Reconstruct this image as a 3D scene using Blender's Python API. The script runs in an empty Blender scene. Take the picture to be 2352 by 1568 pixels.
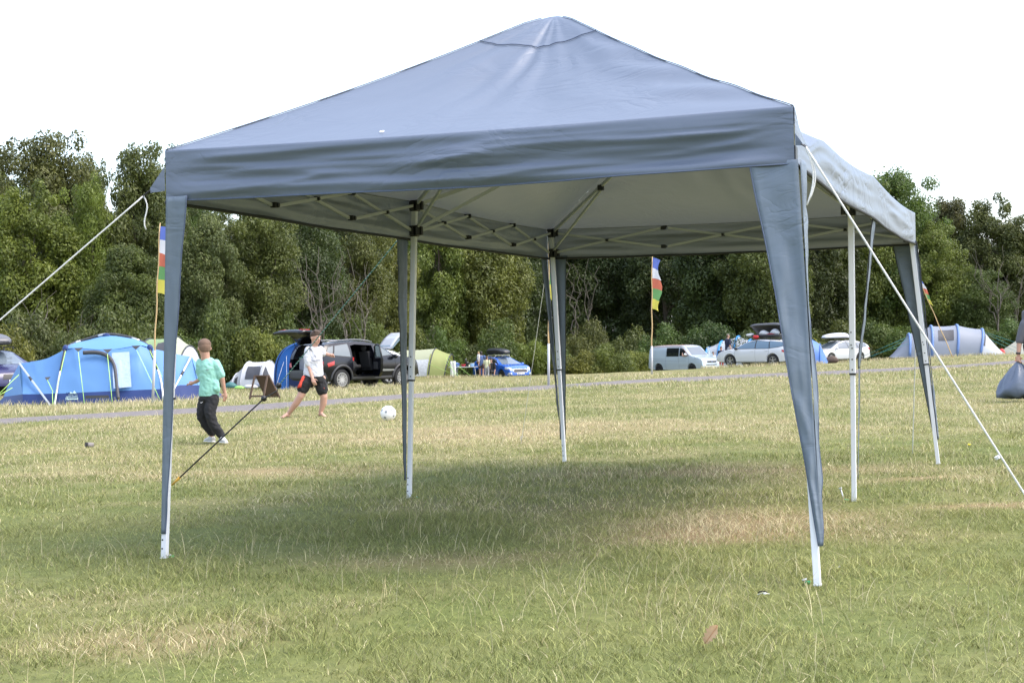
import bpy, bmesh, math, random
import numpy as np
from mathutils import Vector, Matrix, Euler
from mathutils.bvhtree import BVHTree

R = math.radians
scene = bpy.context.scene
COL = scene.collection
random.seed(7)

# ------------------------------------------------------------------ camera
FPX, W0, H0 = 3540.3, 2352.0, 1568.0
PITCH, ROLL, CH = 0.00185, -0.02177, 1.05
cam_d = bpy.data.cameras.new('camera')
cam = bpy.data.objects.new('camera', cam_d); COL.objects.link(cam)
cam_d.sensor_width = 36.0; cam_d.lens = 36.0 * FPX / W0
cam_d.clip_start = 0.1; cam_d.clip_end = 3000
cam.matrix_world = (Matrix.Translation((0, 0, CH)) @ Matrix.Rotation(math.pi / 2 + PITCH, 4, 'X')
                    @ Matrix.Rotation(ROLL, 4, 'Z'))
scene.camera = cam

# ------------------------------------------------------------------ sky, sun, exposure
SUN_AZ, SUN_EL = R(106), R(58)          # azimuth measured from +Y towards +X
world = bpy.data.worlds.new('World'); scene.world = world; world.use_nodes = True
nt = world.node_tree; nt.nodes.clear()
wo = nt.nodes.new('ShaderNodeOutputWorld'); bg = nt.nodes.new('ShaderNodeBackground')
sky = nt.nodes.new('ShaderNodeTexSky'); sky.sky_type = 'NISHITA'; sky.sun_disc = False
sky.sun_elevation = SUN_EL; sky.sun_rotation = SUN_AZ
sky.dust_density = 3.0; sky.air_density = 1.0
mixw = nt.nodes.new('ShaderNodeMixRGB'); mixw.inputs[0].default_value = 0.18
mixw.inputs[2].default_value = (6.3, 6.45, 6.8, 1)       # bright thin cloud veil over the whole sky
nt.links.new(sky.outputs[0], mixw.inputs[1]); nt.links.new(mixw.outputs[0], bg.inputs[0])
bg.inputs[1].default_value = 0.1
nt.links.new(bg.outputs[0], wo.inputs[0])
sun_d = bpy.data.lights.new('sun', 'SUN'); sun_d.energy = 0.55; sun_d.angle = R(34); sun_d.color = (1, 0.95, 0.87)
sun = bpy.data.objects.new('sun', sun_d); COL.objects.link(sun)
sv = Vector((math.sin(SUN_AZ) * math.cos(SUN_EL), math.cos(SUN_AZ) * math.cos(SUN_EL), math.sin(SUN_EL)))
sun.rotation_euler = sv.to_track_quat('Z', 'Y').to_euler(); sun.location = (30, -5, 40)
vs = scene.view_settings
vs.view_transform = 'Standard'; vs.look = 'None'; vs.gamma = 1.0; vs.exposure = 2.35; vs.use_curve_mapping = False
scene.cycles.max_bounces = 7; scene.cycles.transparent_max_bounces = 12
scene.cycles.use_denoising = True; scene.cycles.denoiser = 'OPENIMAGEDENOISE'; scene.cycles.denoising_input_passes = 'RGB_ALBEDO_NORMAL'; scene.cycles.denoising_prefilter = 'NONE'
scene.cycles.use_adaptive_sampling = False

# ------------------------------------------------------------------ picture <-> place
def ray(px, py):
    a, b = px - W0 / 2, py - H0 / 2
    c, s = math.cos(ROLL), math.sin(ROLL)
    u, v = c * a + s * b, -s * a + c * b
    xc, zc = u / FPX, -v / FPX
    return Vector((xc, math.cos(PITCH) - zc * math.sin(PITCH), math.sin(PITCH) + zc * math.cos(PITCH)))
def P(px, py, D):
    return Vector((0, 0, CH)) + ray(px, py) * D
def G(px, py):
    d = ray(px, py); return Vector((0, 0, CH)) + d * (CH / -d.z)

# ------------------------------------------------------------------ object helpers
def tag(o, label=None, cat=None, group=None, kind=None):
    if label: o['label'] = label
    if cat: o['category'] = cat
    if group: o['group'] = group
    if kind: o['kind'] = kind
    return o
def thing(name, label, cat, loc=(0, 0, 0), rotz=0.0, group=None):
    o = bpy.data.objects.new(name, None); COL.objects.link(o)
    o.empty_display_size = 0.2
    o.location = loc; o.rotation_euler = (0, 0, rotz)
    return tag(o, label, cat, group)
def link(name, me, mat=None, parent=None, smooth=False):
    o = bpy.data.objects.new(name, me); COL.objects.link(o)
    if mat is not None:
        for m in (mat if isinstance(mat, (list, tuple)) else [mat]): me.materials.append(m)
    if parent is not None: o.parent = parent
    if smooth and len(me.polygons): me.polygons.foreach_set('use_smooth', [True] * len(me.polygons))
    return o
def copy_tree(o, parent=None):
    c = o.copy(); COL.objects.link(c)
    if parent is not None: c.parent = parent
    for ch in o.children: copy_tree(ch, c)
    return c
def np_mesh(name, V, F, col=None):
    me = bpy.data.meshes.new(name); V = np.asarray(V, np.float32); F = np.asarray(F, np.int32)
    n, k = F.shape
    me.vertices.add(len(V)); me.vertices.foreach_set('co', V.ravel())
    me.loops.add(n * k); me.loops.foreach_set('vertex_index', F.ravel())
    me.polygons.add(n); me.polygons.foreach_set('loop_start', np.arange(n, dtype=np.int32) * k)
    me.polygons.foreach_set('loop_total', np.full(n, k, np.int32))
    if col is not None:
        a = me.attributes.new('tint', 'FLOAT_COLOR', 'POINT')
        c4 = np.ones((len(V), 4), np.float32); c4[:, :3] = col; a.data.foreach_set('color', c4.ravel())
    me.update(calc_edges=True); return me

class MB:
    def __init__(s): s.v = []; s.f = []; s.mi = []; s.cur = 0
    def add(s, V, F):
        o = len(s.v); s.v += [tuple(p) for p in V]
        for f in F: s.f.append(tuple(i + o for i in f)); s.mi.append(s.cur)
        return s
    def box(s, c, sz, rot=None):
        c = Vector(c); hx, hy, hz = sz[0] / 2, sz[1] / 2, sz[2] / 2
        V = [Vector((x, y, z)) for x in (-hx, hx) for y in (-hy, hy) for z in (-hz, hz)]
        if rot is not None:
            m = rot if isinstance(rot, Matrix) else Euler(rot).to_matrix()
            V = [m @ p for p in V]
        return s.add([c + p for p in V], [(0, 1, 3, 2), (4, 6, 7, 5), (0, 4, 5, 1), (2, 3, 7, 6), (0, 2, 6, 4), (1, 5, 7, 3)])
    def bar(s, a, b, w, h=None, up=(0, 0, 1)):
        a, b = Vector(a), Vector(b); h = h or w; d = (b - a).normalized(); up = Vector(up)
        if abs(d.dot(up)) > .98: up = Vector((0, 1, 0))
        x = d.cross(up).normalized() * w / 2; y = x.cross(d).normalized() * h / 2
        V = [a - x - y, a + x - y, a + x + y, a - x + y, b - x - y, b + x - y, b + x + y, b - x + y]
        return s.add(V, [(3, 2, 1, 0), (4, 5, 6, 7), (0, 1, 5, 4), (1, 2, 6, 5), (2, 3, 7, 6), (3, 0, 4, 7)])
    def loft(s, rings, cap=True, closed=True):
        n = len(rings[0]); V = [p for r in rings for p in r]; F = []
        for i in range(len(rings) - 1):
            for j in range(n if closed else n - 1):
                k = (j + 1) % n
                F.append((i * n + j, i * n + k, (i + 1) * n + k, (i + 1) * n + j))
        if cap:
            F.append(tuple(range(n - 1, -1, -1))); o = (len(rings) - 1) * n; F.append(tuple(range(o, o + n)))
        return s.add(V, F)
    def tube(s, pts, r, n=8, cap=True):
        pts = [Vector(p) for p in pts]; m = len(pts)
        rr = [r] * m if not isinstance(r, (list, tuple)) else r
        d0 = (pts[1] - pts[0]).normalized(); up = Vector((0, 0, 1)) if abs(d0.z) < .9 else Vector((1, 0, 0))
        x = d0.cross(up).normalized(); rings = []
        for i, p in enumerate(pts):
            d = (pts[min(i + 1, m - 1)] - pts[max(i - 1, 0)])
            d = d.normalized() if d.length > 1e-9 else d0
            x = (x - d * x.dot(d)).normalized(); y = d.cross(x)
            q = rr[i] if isinstance(rr[i], (list, tuple)) else (rr[i], rr[i])
            rings.append([p + x * math.cos(t) * q[0] + y * math.sin(t) * q[1] for t in [2 * math.pi * k / n for k in range(n)]])
        return s.loft(rings, cap)
    def ell(s, c, r, n=12, m=8, rot=None):
        c = Vector(c); rings = []
        mm = Euler(rot).to_matrix() if rot is not None else None
        for i in range(m + 1):
            t = math.pi * min(max(i / m, .02), .98); ring = []
            for k in range(n):
                a = 2 * math.pi * k / n
                p = Vector((math.sin(t) * math.cos(a) * r[0], math.sin(t) * math.sin(a) * r[1], -math.cos(t) * r[2]))
                ring.append(c + (mm @ p if mm else p))
            rings.append(ring)
        return s.loft(rings)
    def grid(s, rows, wrap=False):
        n = len(rows[0]); V = [p for r in rows for p in r]
        F = [(i * n + j, i * n + j + 1, (i + 1) * n + j + 1, (i + 1) * n + j) for i in range(len(rows) - 1) for j in range(n - 1)]
        return s.add(V, F)
    def prism(s, poly, a, b):          # polygon [(x,z)...] extruded along y from a to b
        n = len(poly); V = [(x, a, z) for x, z in poly] + [(x, b, z) for x, z in poly]
        F = [tuple(range(n)), tuple(range(2 * n - 1, n - 1, -1))] + [(i, i + n, (i + 1) % n + n, (i + 1) % n) for i in range(n)]
        return s.add(V, F)
    def mesh(s, name):
        me = bpy.data.meshes.new(name); me.from_pydata(s.v, [], s.f); me.update()
        return me
    def build(s, name, mat, parent=None, smooth=False, solid=0, bevel=0, fix=True):
        me = s.mesh(name)
        if fix:
            bm = bmesh.new(); bm.from_mesh(me); bmesh.ops.recalc_face_normals(bm, faces=bm.faces); bm.to_mesh(me); bm.free()
        o = link(name, me, mat, parent, smooth)
        if isinstance(mat, (list, tuple)) and len(mat) > 1: me.polygons.foreach_set('material_index', s.mi)
        if solid: md = o.modifiers.new('thick', 'SOLIDIFY'); md.thickness = solid; md.offset = 0
        if bevel: md = o.modifiers.new('bevel', 'BEVEL'); md.width = bevel; md.segments = 2; md.limit_method = 'ANGLE'
        return o

def baked(o):
    """replace an object's mesh by its evaluated (modified) mesh"""
    bpy.context.view_layer.update()
    dg = bpy.context.evaluated_depsgraph_get()
    me = bpy.data.meshes.new_from_object(o.evaluated_get(dg))
    o.modifiers.clear(); o.data = me; return o

# ------------------------------------------------------------------ materials
def NN(nt, t, **k):
    n = nt.nodes.new(t)
    for a, b in k.items(): setattr(n, a, b)
    return n
def M(name, col, rough=.6, metal=0., noise=0., nscale=6., bump=0., bscale=30., trans=0., spec=.5, coat=0., back=None, stretch=None, coord='Object', alpha=1.0, sheen=0., crough=.05):
    m = bpy.data.materials.new(name); m.use_nodes = True; nt = m.node_tree
    b = nt.nodes['Principled BSDF']; out = nt.nodes['Material Output']
    b.inputs['Base Color'].default_value = (*col, 1); b.inputs['Roughness'].default_value = rough
    b.inputs['Metallic'].default_value = metal; b.inputs['Specular IOR Level'].default_value = spec
    b.inputs['Coat Weight'].default_value = coat; b.inputs['Coat Roughness'].default_value = crough
    if sheen: b.inputs['Sheen Weight'].default_value = sheen; b.inputs['Sheen Roughness'].default_value = .35
    if alpha < 1: b.inputs['Alpha'].default_value = alpha
    src = None
    tc = NN(nt, 'ShaderNodeTexCoord'); vec = tc.outputs[coord]
    if stretch:
        mp = NN(nt, 'ShaderNodeMapping'); mp.inputs['Scale'].default_value = stretch
        nt.links.new(vec, mp.inputs[0]); vec = mp.outputs[0]
    if noise or back:
        if noise:
            n = NN(nt, 'ShaderNodeTexNoise'); n.inputs['Scale'].default_value = nscale; n.inputs['Detail'].default_value = 5
            nt.links.new(vec, n.inputs['Vector'])
            mx = NN(nt, 'ShaderNodeMixRGB'); mx.inputs[1].default_value = (*[c * (1 - noise) for c in col], 1)
            mx.inputs[2].default_value = (*[min(1, c * (1 + noise)) for c in col], 1)
            nt.links.new(n.outputs['Fac'], mx.inputs[0]); src = mx.outputs[0]
        if back:
            g = NN(nt, 'ShaderNodeNewGeometry'); m2 = NN(nt, 'ShaderNodeMixRGB')
            if src: nt.links.new(src, m2.inputs[1])
            else: m2.inputs[1].default_value = (*col, 1)
            m2.inputs[2].default_value = (*back, 1); nt.links.new(g.outputs['Backfacing'], m2.inputs[0]); src = m2.outputs[0]
        nt.links.new(src, b.inputs['Base Color'])
    if bump:
        n2 = NN(nt, 'ShaderNodeTexNoise'); n2.inputs['Scale'].default_value = bscale; n2.inputs['Detail'].default_value = 4
        nt.links.new(vec, n2.inputs['Vector'])
        bp = NN(nt, 'ShaderNodeBump'); bp.inputs['Strength'].default_value = bump; bp.inputs['Distance'].default_value = .02
        nt.links.new(n2.outputs['Fac'], bp.inputs['Height']); nt.links.new(bp.outputs[0], b.inputs['Normal'])
    if trans:
        tr = NN(nt, 'ShaderNodeBsdfTranslucent'); ms = NN(nt, 'ShaderNodeMixShader'); ms.inputs[0].default_value = trans
        if src: nt.links.new(src, tr.inputs[0])
        else: tr.inputs[0].default_value = (*col, 1)
        nt.links.new(b.outputs[0], ms.inputs[1]); nt.links.new(tr.outputs[0], ms.inputs[2]); nt.links.new(ms.outputs[0], out.inputs[0])
    return m
def glassy(name, tint, through=.35, rough=.03):
    m = bpy.data.materials.new(name); m.use_nodes = True; nt = m.node_tree; nt.nodes.clear()
    out = NN(nt, 'ShaderNodeOutputMaterial'); t = NN(nt, 'ShaderNodeBsdfTransparent'); p = NN(nt, 'ShaderNodeBsdfPrincipled')
    p.inputs['Base Color'].default_value = (*tint, 1); p.inputs['Roughness'].default_value = rough; p.inputs['Specular IOR Level'].default_value = .9
    t.inputs[0].default_value = (.75, .85, .85, 1)
    ms = NN(nt, 'ShaderNodeMixShader'); ms.inputs[0].default_value = through
    nt.links.new(p.outputs[0], ms.inputs[1]); nt.links.new(t.outputs[0], ms.inputs[2]); nt.links.new(ms.outputs[0], out.inputs[0])
    return m
def sRGB(r, g, b):
    f = lambda c: ((c / 255 + .055) / 1.055) ** 2.4 if c > 10 else c / 255 / 12.92
    return (f(r), f(g), f(b))
# ================================================================== the ground
ROAD_PX = [(-420, 992), (-160, 978), (0, 968), (370, 950), (923, 911), (1260, 888), (1809, 862), (2352, 831), (2560, 820)]
ROAD = [G(*p) for p in ROAD_PX]
_an = []
for x in np.linspace(-14, 14, 8):
    for y in (0, 6, 12, 18, 24): _an.append((x * (0.5 + y / 24), y, 0))
for p in ROAD: _an.append((p.x, p.y, 0.0))
for px, py, D in ((230, 930, 42), (20, 905, 50), (800, 895, 52.5), (577, 890, 62), (990, 868, 92), (1165, 874, 95), (1570, 858, 99),
                  (1735, 840, 84), (1920, 833, 105), (2180, 818, 99), (2190, 822, 62), (1497, 858, 46), (700, 890, 57), (400, 900, 55),
                  (2400, 812, 100), (1380, 862, 96)):
    q = P(px, py, D); _an.append((q.x, q.y, q.z))
for x, y, z in ((-40, 75, -.8), (-20, 85, -1.0), (0, 120, -1.5), (25, 130, -1.2), (50, 135, -.7), (-60, 40, -.4), (90, 120, -.4), (-80, 120, -1), (0, 220, -1.2),
                (120, 220, -1), (-120, 220, -1), (-60, 0, 0), (60, 0, 0), (0, -60, 0), (55, 45, 0)): _an.append((x, y, z))
for px, D, z in ((1165, 62, -.50), (1000, 62, -.45), (1400, 62, -.45), (1560, 64, -.40), (1735, 65, -.27), (1900, 72, -.30)):
    q = ray(px, 790) * D; _an.append((q.x, q.y, z))
_an = np.array(_an); _c2 = 9.0
_K = np.sqrt(((_an[:, None, :2] - _an[None, :, :2]) ** 2).sum(-1) + _c2) + np.eye(len(_an)) * -0.5
_mean = _an[:, 2].mean(); _wt = np.linalg.solve(_K, _an[:, 2] - _mean)
def TZ(x, y):
    x = np.asarray(x, float); y = np.asarray(y, float); sh = x.shape
    q = np.stack([x.ravel(), y.ravel()], -1)
    r = np.zeros(len(q))
    for i in range(0, len(q), 20000):
        d = np.sqrt(((q[i:i + 20000, None, :] - _an[None, :, :2]) ** 2).sum(-1) + _c2)
        r[i:i + 20000] = d @ _wt + _mean
    far = np.clip((np.hypot(q[:, 0], q[:, 1]) - 150) / 200, 0, 1)
    r = r * (1 - far) + -1.0 * far
    return r.reshape(sh)
def tz(x, y): return float(TZ(np.array([x]), np.array([y]))[0])
def on_ground(px, D):
    """ground point straight below the picture column px at depth D"""
    d = ray(px, 790); X, Y = d.x * D, d.y * D
    for _ in range(3): d = ray(px, 790)
    return Vector((X, Y, tz(X, Y)))

def vnoise(x, y, s, seed=0):
    """cheap smooth value noise in numpy"""
    x = x / s + seed * 17.3; y = y / s + seed * 5.1
    xi = np.floor(x).astype(np.int64); yi = np.floor(y).astype(np.int64); fx = x - xi; fy = y - yi
    h = lambda a, b: ((np.sin(a * 127.1 + b * 311.7 + seed * 7.7) * 43758.5453) % 1.0)
    fx = fx * fx * (3 - 2 * fx); fy = fy * fy * (3 - 2 * fy)
    return (h(xi, yi) * (1 - fx) + h(xi + 1, yi) * fx) * (1 - fy) + (h(xi, yi + 1) * (1 - fx) + h(xi + 1, yi + 1) * fx) * fy

# road distance field (in plan)
_rp = np.array([(p.x, p.y) for p in ROAD])
def road_dist(x, y):
    q = np.stack([x, y], -1); best = np.full(x.shape, 1e9)
    for a, b in zip(_rp[:-1], _rp[1:]):
        ab = b - a; t = np.clip(((q - a) @ ab) / (ab @ ab), 0, 1)
        best = np.minimum(best, np.hypot(q[..., 0] - a[0] - t * ab[0], q[..., 1] - a[1] - t * ab[1]))
    return best
# bare, trampled or parched places (plan position, radii)
BARE = []
for px, py, rx, ry, k in ((1720, 1205, .75, .8, .75), (1550, 1235, .5, .35, .4), (2290, 1166, .45, .13, 1.2), (2140, 1098, .35, .14, .8), (1640, 1080, 1.4, .45, .55),
                          (1270, 985, 2.6, 1.3, .28), (1100, 1000, 1.6, .9, .2), (560, 1085, 1.3, .5, .5), (300, 1480, .5, .3, .4), (1050, 1280, .6, .3, .3), (930, 1010, 2.2, 1.2, .15)):
    g = G(px, py); BARE.append((g.x, g.y, rx, ry, k))
def dryness(x, y):
    n = vnoise(x, y, 1.7, 1) * .4 + vnoise(x, y, .45, 2) * .5 + vnoise(x, y, 5.0, 3) * .2
    d = n - .42 + np.clip((y - 11) / 26, 0, .20)
    for bx, by, rx, ry, k in BARE: d = d + k * .9 * np.exp(-(((x - bx) / rx) ** 2 + ((y - by) / ry) ** 2))
    return np.clip(d, 0, 1)
def bareness(x, y):
    d = np.zeros_like(x)
    for bx, by, rx, ry, k in BARE: d = d + k * np.exp(-(((x - bx) / rx) ** 2 + ((y - by) / ry) ** 2))
    return d

def ground_mesh():
    xs = np.unique(np.concatenate([np.linspace(-600, -90, 14), np.linspace(-90, 110, 201), np.linspace(110, 600, 14), np.linspace(-12, 14, 157)]))
    ys = np.unique(np.concatenate([np.linspace(-80, 0, 9), np.linspace(0, 30, 151), np.linspace(30, 160, 181), np.linspace(160, 900, 20)]))
    X, Y = np.meshgrid(xs, ys); Z = TZ(X, Y)
    Z += (vnoise(X, Y, 1.3, 5) - .5) * .035 + (vnoise(X, Y, .45, 6) - .5) * .018
    V = np.stack([X, Y, Z], -1).reshape(-1, 3); nx = len(xs); ny = len(ys)
    i = np.arange((ny - 1) * (nx - 1)); r = i // (nx - 1); c = i % (nx - 1); a = r * nx + c
    F = np.stack([a, a + 1, a + nx + 1, a + nx], -1)
    dr = dryness(X.ravel(), Y.ravel()); ba = bareness(X.ravel(), Y.ravel()); 
    me = np_mesh('ground', V, F, np.stack([dr, np.clip(ba, 0, 1), dr * 0], -1)); return me
def ground_mat():
    m = bpy.data.materials.new('turf_soil'); m.use_nodes = True; nt = m.node_tree; b = nt.nodes['Principled BSDF']
    b.inputs['Roughness'].default_value = .95; b.inputs['Specular IOR Level'].default_value = .1
    at = NN(nt, 'ShaderNodeAttribute', attribute_name='tint'); sp = NN(nt, 'ShaderNodeSeparateColor'); nt.links.new(at.outputs['Color'], sp.inputs[0])
    tc = NN(nt, 'ShaderNodeTexCoord')
    n1 = NN(nt, 'ShaderNodeTexNoise'); n1.inputs['Scale'].default_value = 14; n1.inputs['Detail'].default_value = 8; nt.links.new(tc.outputs['Object'], n1.inputs[0])
    n2 = NN(nt, 'ShaderNodeTexNoise'); n2.inputs['Scale'].default_value = 1.4; n2.inputs['Detail'].default_value = 6; nt.links.new(tc.outputs['Object'], n2.inputs[0])
    g = NN(nt, 'ShaderNodeMixRGB'); g.inputs[1].default_value = (.055, .075, .022, 1); g.inputs[2].default_value = (.17, .19, .06, 1); nt.links.new(n1.outputs[0], g.inputs[0])
    d = NN(nt, 'ShaderNodeMixRGB'); d.inputs[1].default_value = (.18, .145, .07, 1); d.inputs[2].default_value = (.36, .30, .165, 1); nt.links.new(n1.outputs[0], d.inputs[0])
    ad = NN(nt, 'ShaderNodeMath', operation='MULTIPLY_ADD'); nt.links.new(n2.outputs[0], ad.inputs[0]); ad.inputs[1].default_value = .5
    nt.links.new(sp.outputs[0], ad.inputs[2])
    sb = NN(nt, 'ShaderNodeMath', operation='SUBTRACT', use_clamp=True); nt.links.new(ad.outputs[0], sb.inputs[0]); sb.inputs[1].default_value = .18
    mx = NN(nt, 'ShaderNodeMixRGB'); nt.links.new(sb.outputs[0], mx.inputs[0]); nt.links.new(g.outputs[0], mx.inputs[1]); nt.links.new(d.outputs[0], mx.inputs[2])
    er = NN(nt, 'ShaderNodeMixRGB'); nt.links.new(mx.outputs[0], er.inputs[1]); er.inputs[2].default_value = (.20, .125, .07, 1)
    em = NN(nt, 'ShaderNodeMath', operation='MULTIPLY', use_clamp=True); nt.links.new(sp.outputs[1], em.inputs[0]); em.inputs[1].default_value = .7; nt.links.new(em.outputs[0], er.inputs[0])
    nt.links.new(er.outputs[0], b.inputs['Base Color'])
    bp = NN(nt, 'ShaderNodeBump'); bp.inputs['Strength'].default_value = .8; bp.inputs['Distance'].default_value = .03; nt.links.new(n1.outputs[0], bp.inputs['Height']); nt.links.new(bp.outputs[0], b.inputs['Normal'])
    return m
tag(link('ground', ground_mesh(), ground_mat(), smooth=True), kind='structure')

# the gravel track
def track():
    pts = []
    for i in range(len(ROAD) - 1):
        a, b = ROAD[i], ROAD[i + 1]; n = max(2, int((b - a).length / 0.5))
        pts += [a.lerp(b, k / n) for k in range(n)]
    arr = np.array([(p.x, p.y) for p in pts])
    ker = np.ones(15) / 15; sm = np.stack([np.convolve(np.pad(arr[:, k], 7, 'edge'), ker, 'valid') for k in (0, 1)], -1)
    tg = np.gradient(sm, axis=0); tg /= np.linalg.norm(tg, axis=1, keepdims=True); nrm = np.stack([-tg[:, 1], tg[:, 0]], -1)
    rows = []; half = 1.12
    us = np.linspace(-1, 1, 13)
    w = half * (1 + .10 * np.sin(np.arange(len(sm)) * .13) + .06 * np.sin(np.arange(len(sm)) * .61))
    P2 = sm[:, None, :] + nrm[:, None, :] * us[None, :, None] * w[:, None, None]
    jit = (vnoise(P2[..., 0], P2[..., 1], .5, 9) - .5)
    Z = TZ(P2[..., 0], P2[..., 1]) + .045 - .065 * np.abs(us)[None, :] ** 3 + jit * .012 - .012 * np.exp(-((np.abs(us) - .5) / .16) ** 2)[None, :]
    V = np.concatenate([P2, Z[..., None]], -1).reshape(-1, 3); nx = len(us); i = np.arange((len(sm) - 1) * (nx - 1)); a = (i // (nx - 1)) * nx + i % (nx - 1)
    return np_mesh('gravel_track', V, np.stack([a, a + 1, a + nx + 1, a + nx], -1))
def track_mat():
    m = M('gravel', (.17, .155, .15), .95, noise=.35, nscale=9, bump=.6, bscale=60, spec=.1)
    return m
tag(link('gravel_track', track(), track_mat(), smooth=True), kind='structure')

# ------------------------------------------------------------------ grass
def grass_mat(name, trans):
    m = bpy.data.materials.new(name); m.use_nodes = True; nt = m.node_tree; b = nt.nodes['Principled BSDF']; out = nt.nodes['Material Output']
    at = NN(nt, 'ShaderNodeAttribute', attribute_name='tint')
    nt.links.new(at.outputs['Color'], b.inputs['Base Color']); b.inputs['Roughness'].default_value = .55; b.inputs['Specular IOR Level'].default_value = .35
    tr = NN(nt, 'ShaderNodeBsdfTranslucent'); nt.links.new(at.outputs['Color'], tr.inputs[0])
    ms = NN(nt, 'ShaderNodeMixShader'); ms.inputs[0].default_value = trans
    nt.links.new(b.outputs[0], ms.inputs[1]); nt.links.new(tr.outputs[0], ms.inputs[2]); nt.links.new(ms.outputs[0], out.inputs[0]); return m
rg = np.random.default_rng(11)
def scatter(n, y0, y1, margin=1.18, extra=1.2):
    """n points uniform in the wedge seen between depths y0..y1 (a little wider than the view)"""
    y = np.sqrt(rg.random(n) * (y1 * y1 - y0 * y0) + y0 * y0); hw = .3322 * y * margin + extra
    x = (rg.random(n) * 2 - 1) * hw
    return x, y
def blades(x, y, h, w, segs, lean, straw):
    n = len(x); z = TZ(x, y) - .006 + (vnoise(x, y, 1.3, 5) - .5) * .035 + (vnoise(x, y, .45, 6) - .5) * .018
    a = rg.random(n) * 2 * np.pi; ln = lean * (0.3 + rg.random(n)) * h; dirx, diry = np.cos(a), np.sin(a)
    b = rg.random(n) * 2 * np.pi; sx, sy = np.cos(b) * w / 2, np.sin(b) * w / 2
    base = np.stack([x, y, z], -1); rows = []
    for k in range(segs):
        t = k / segs; wf = 1 - .55 * t
        c = base + np.stack([dirx * ln * t ** 1.8, diry * ln * t ** 1.8, h * (t - .12 * lean * t * t)], -1)
        rows.append(c - np.stack([sx * wf, sy * wf, 0 * sx], -1)); rows.append(c + np.stack([sx * wf, sy * wf, 0 * sx], -1))
    tip = base + np.stack([dirx * ln, diry * ln, h * (1 - .12 * lean)], -1); rows.append(tip)
    k = 2 * segs + 1; V = np.stack(rows, 1).reshape(-1, 3); o = np.arange(n)[:, None] * k; F = []
    for s in range(segs - 1):
        q = 2 * s; F.append(np.concatenate([o + q, o + q + 1, o + q + 3], 1)); F.append(np.concatenate([o + q, o + q + 3, o + q + 2], 1))
    q = 2 * segs - 2; F.append(np.concatenate([o + q, o + q + 1, o + q + 2], 1)); F = np.concatenate(F)
    d = dryness(x, y); r = rg.random(n)
    isd = np.clip(straw + (d - .35) * .9, 0.03, .97) > r
    g1 = np.array([.130, .166, .044]); g2 = np.array([.380, .372, .138]); s1 = np.array([.38, .31, .16]); s2 = np.array([.70, .62, .40])
    q = rg.random(n)[:, None]; pn = vnoise(x, y, 2.4, 8)[:, None]
    pn = np.clip(pn * .6 + vnoise(x, y, .5, 31)[:, None] * .7 - .15, 0, 1)
    c = np.where(isd[:, None], s1 + (s2 - s1) * q, g1 + (g2 - g1) * (q * .45 + pn * .55))
    c = c * (0.5 + .9 * rg.random(n)[:, None])
    return V, F, np.repeat(c, k, 0)
def keep(x, y, road=True, clear=1.0):
    m = rg.random(len(x)) > bareness(x, y) * .75
    if road: m &= (road_dist(x, y) > clear + (vnoise(x, y, .8, 4) - .5) * .7)
    return x[m], y[m]
def grass_obj(name, parts, label):
    V = []; F = []; C = []; o = 0
    for v, f, c in parts: V.append(v); F.append(f + o); C.append(c); o += len(v)
    ob = link(name, np_mesh(name, np.concatenate(V), np.concatenate(F), np.concatenate(C)), grass_mat(name, .3))
    return tag(ob, label, 'grass', kind='stuff')
parts = []
# short turf, near, in loose tufts
def tufts(n, y0, y1, per, spread):
    tx, ty = scatter(n // per, y0, y1); x = np.repeat(tx, per) + rg.normal(0, spread, len(tx) * per); y = np.repeat(ty, per) + rg.normal(0, spread, len(tx) * per)
    return keep(x, y)
x, y = tufts(190000, 4.2, 9.5, 14, .035); hn = .45 + 1.1 * vnoise(x, y, .5, 12) ** 1.3
parts.append(blades(x, y, (.018 + .028 * rg.random(len(x))) * hn, .0026 + .002 * rg.random(len(x)), 2, 1.2, .27))
x, y = tufts(170000, 9.5, 18, 12, .05); hn = .45 + 1.1 * vnoise(x, y, .6, 12) ** 1.3
parts.append(blades(x, y, (.022 + .030 * rg.random(len(x))) * hn, .0045 + .003 * rg.random(len(x)), 2, 1.0, .34))
x, y = tufts(210000, 18, 34, 10, .06)
parts.append(blades(x, y, .022 + .04 * rg.random(len(x)), .006 + .005 * rg.random(len(x)), 1, .8, .40))
x, y = tufts(130000, 34, 62, 10, .12)
parts.append(blades(x, y, (.04 + .07 * rg.random(len(x))), .012 + .008 * rg.random(len(x)), 1, .6, .52))
# long flattened blades and straw stalks
x, y = scatter(9000, 4.2, 12); x, y = keep(x, y)
parts.append(blades(x, y, .05 + .05 * rg.random(len(x)), .0035, 3, 1.6, .25))
x, y = scatter(6500, 4.2, 14); m = (vnoise(x, y, .9, 15) > .40); x, y = keep(x[m], y[m])
parts.append(blades(x, y, .06 + .10 * rg.random(len(x)) ** 1.6, .0024, 4, .5, 2.0))
gm = G(1480, 1400); m = rg.normal(0, 1, (150, 2)); x, y = gm.x + m[:, 0] * .5, gm.y + m[:, 1] * .3
parts.append(blades(x, y, .09 + .12 * rg.random(150), .0022, 4, 1.1, 2.0))
gm = G(1740, 1215); m = rg.normal(0, 1, (260, 2)); x, y = gm.x + m[:, 0] * .5, gm.y + m[:, 1] * .3
parts.append(blades(x, y, .04 + .10 * rg.random(260), .0026, 4, 1.8, 2.0))
x, y = scatter(5000, 14, 34); x, y = keep(x, y)
parts.append(blades(x, y, .08 + .09 * rg.random(len(x)), .004, 2, .6, 2.0))
grass_obj('grass', parts, 'short green and straw coloured turf covering the camping field')
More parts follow.
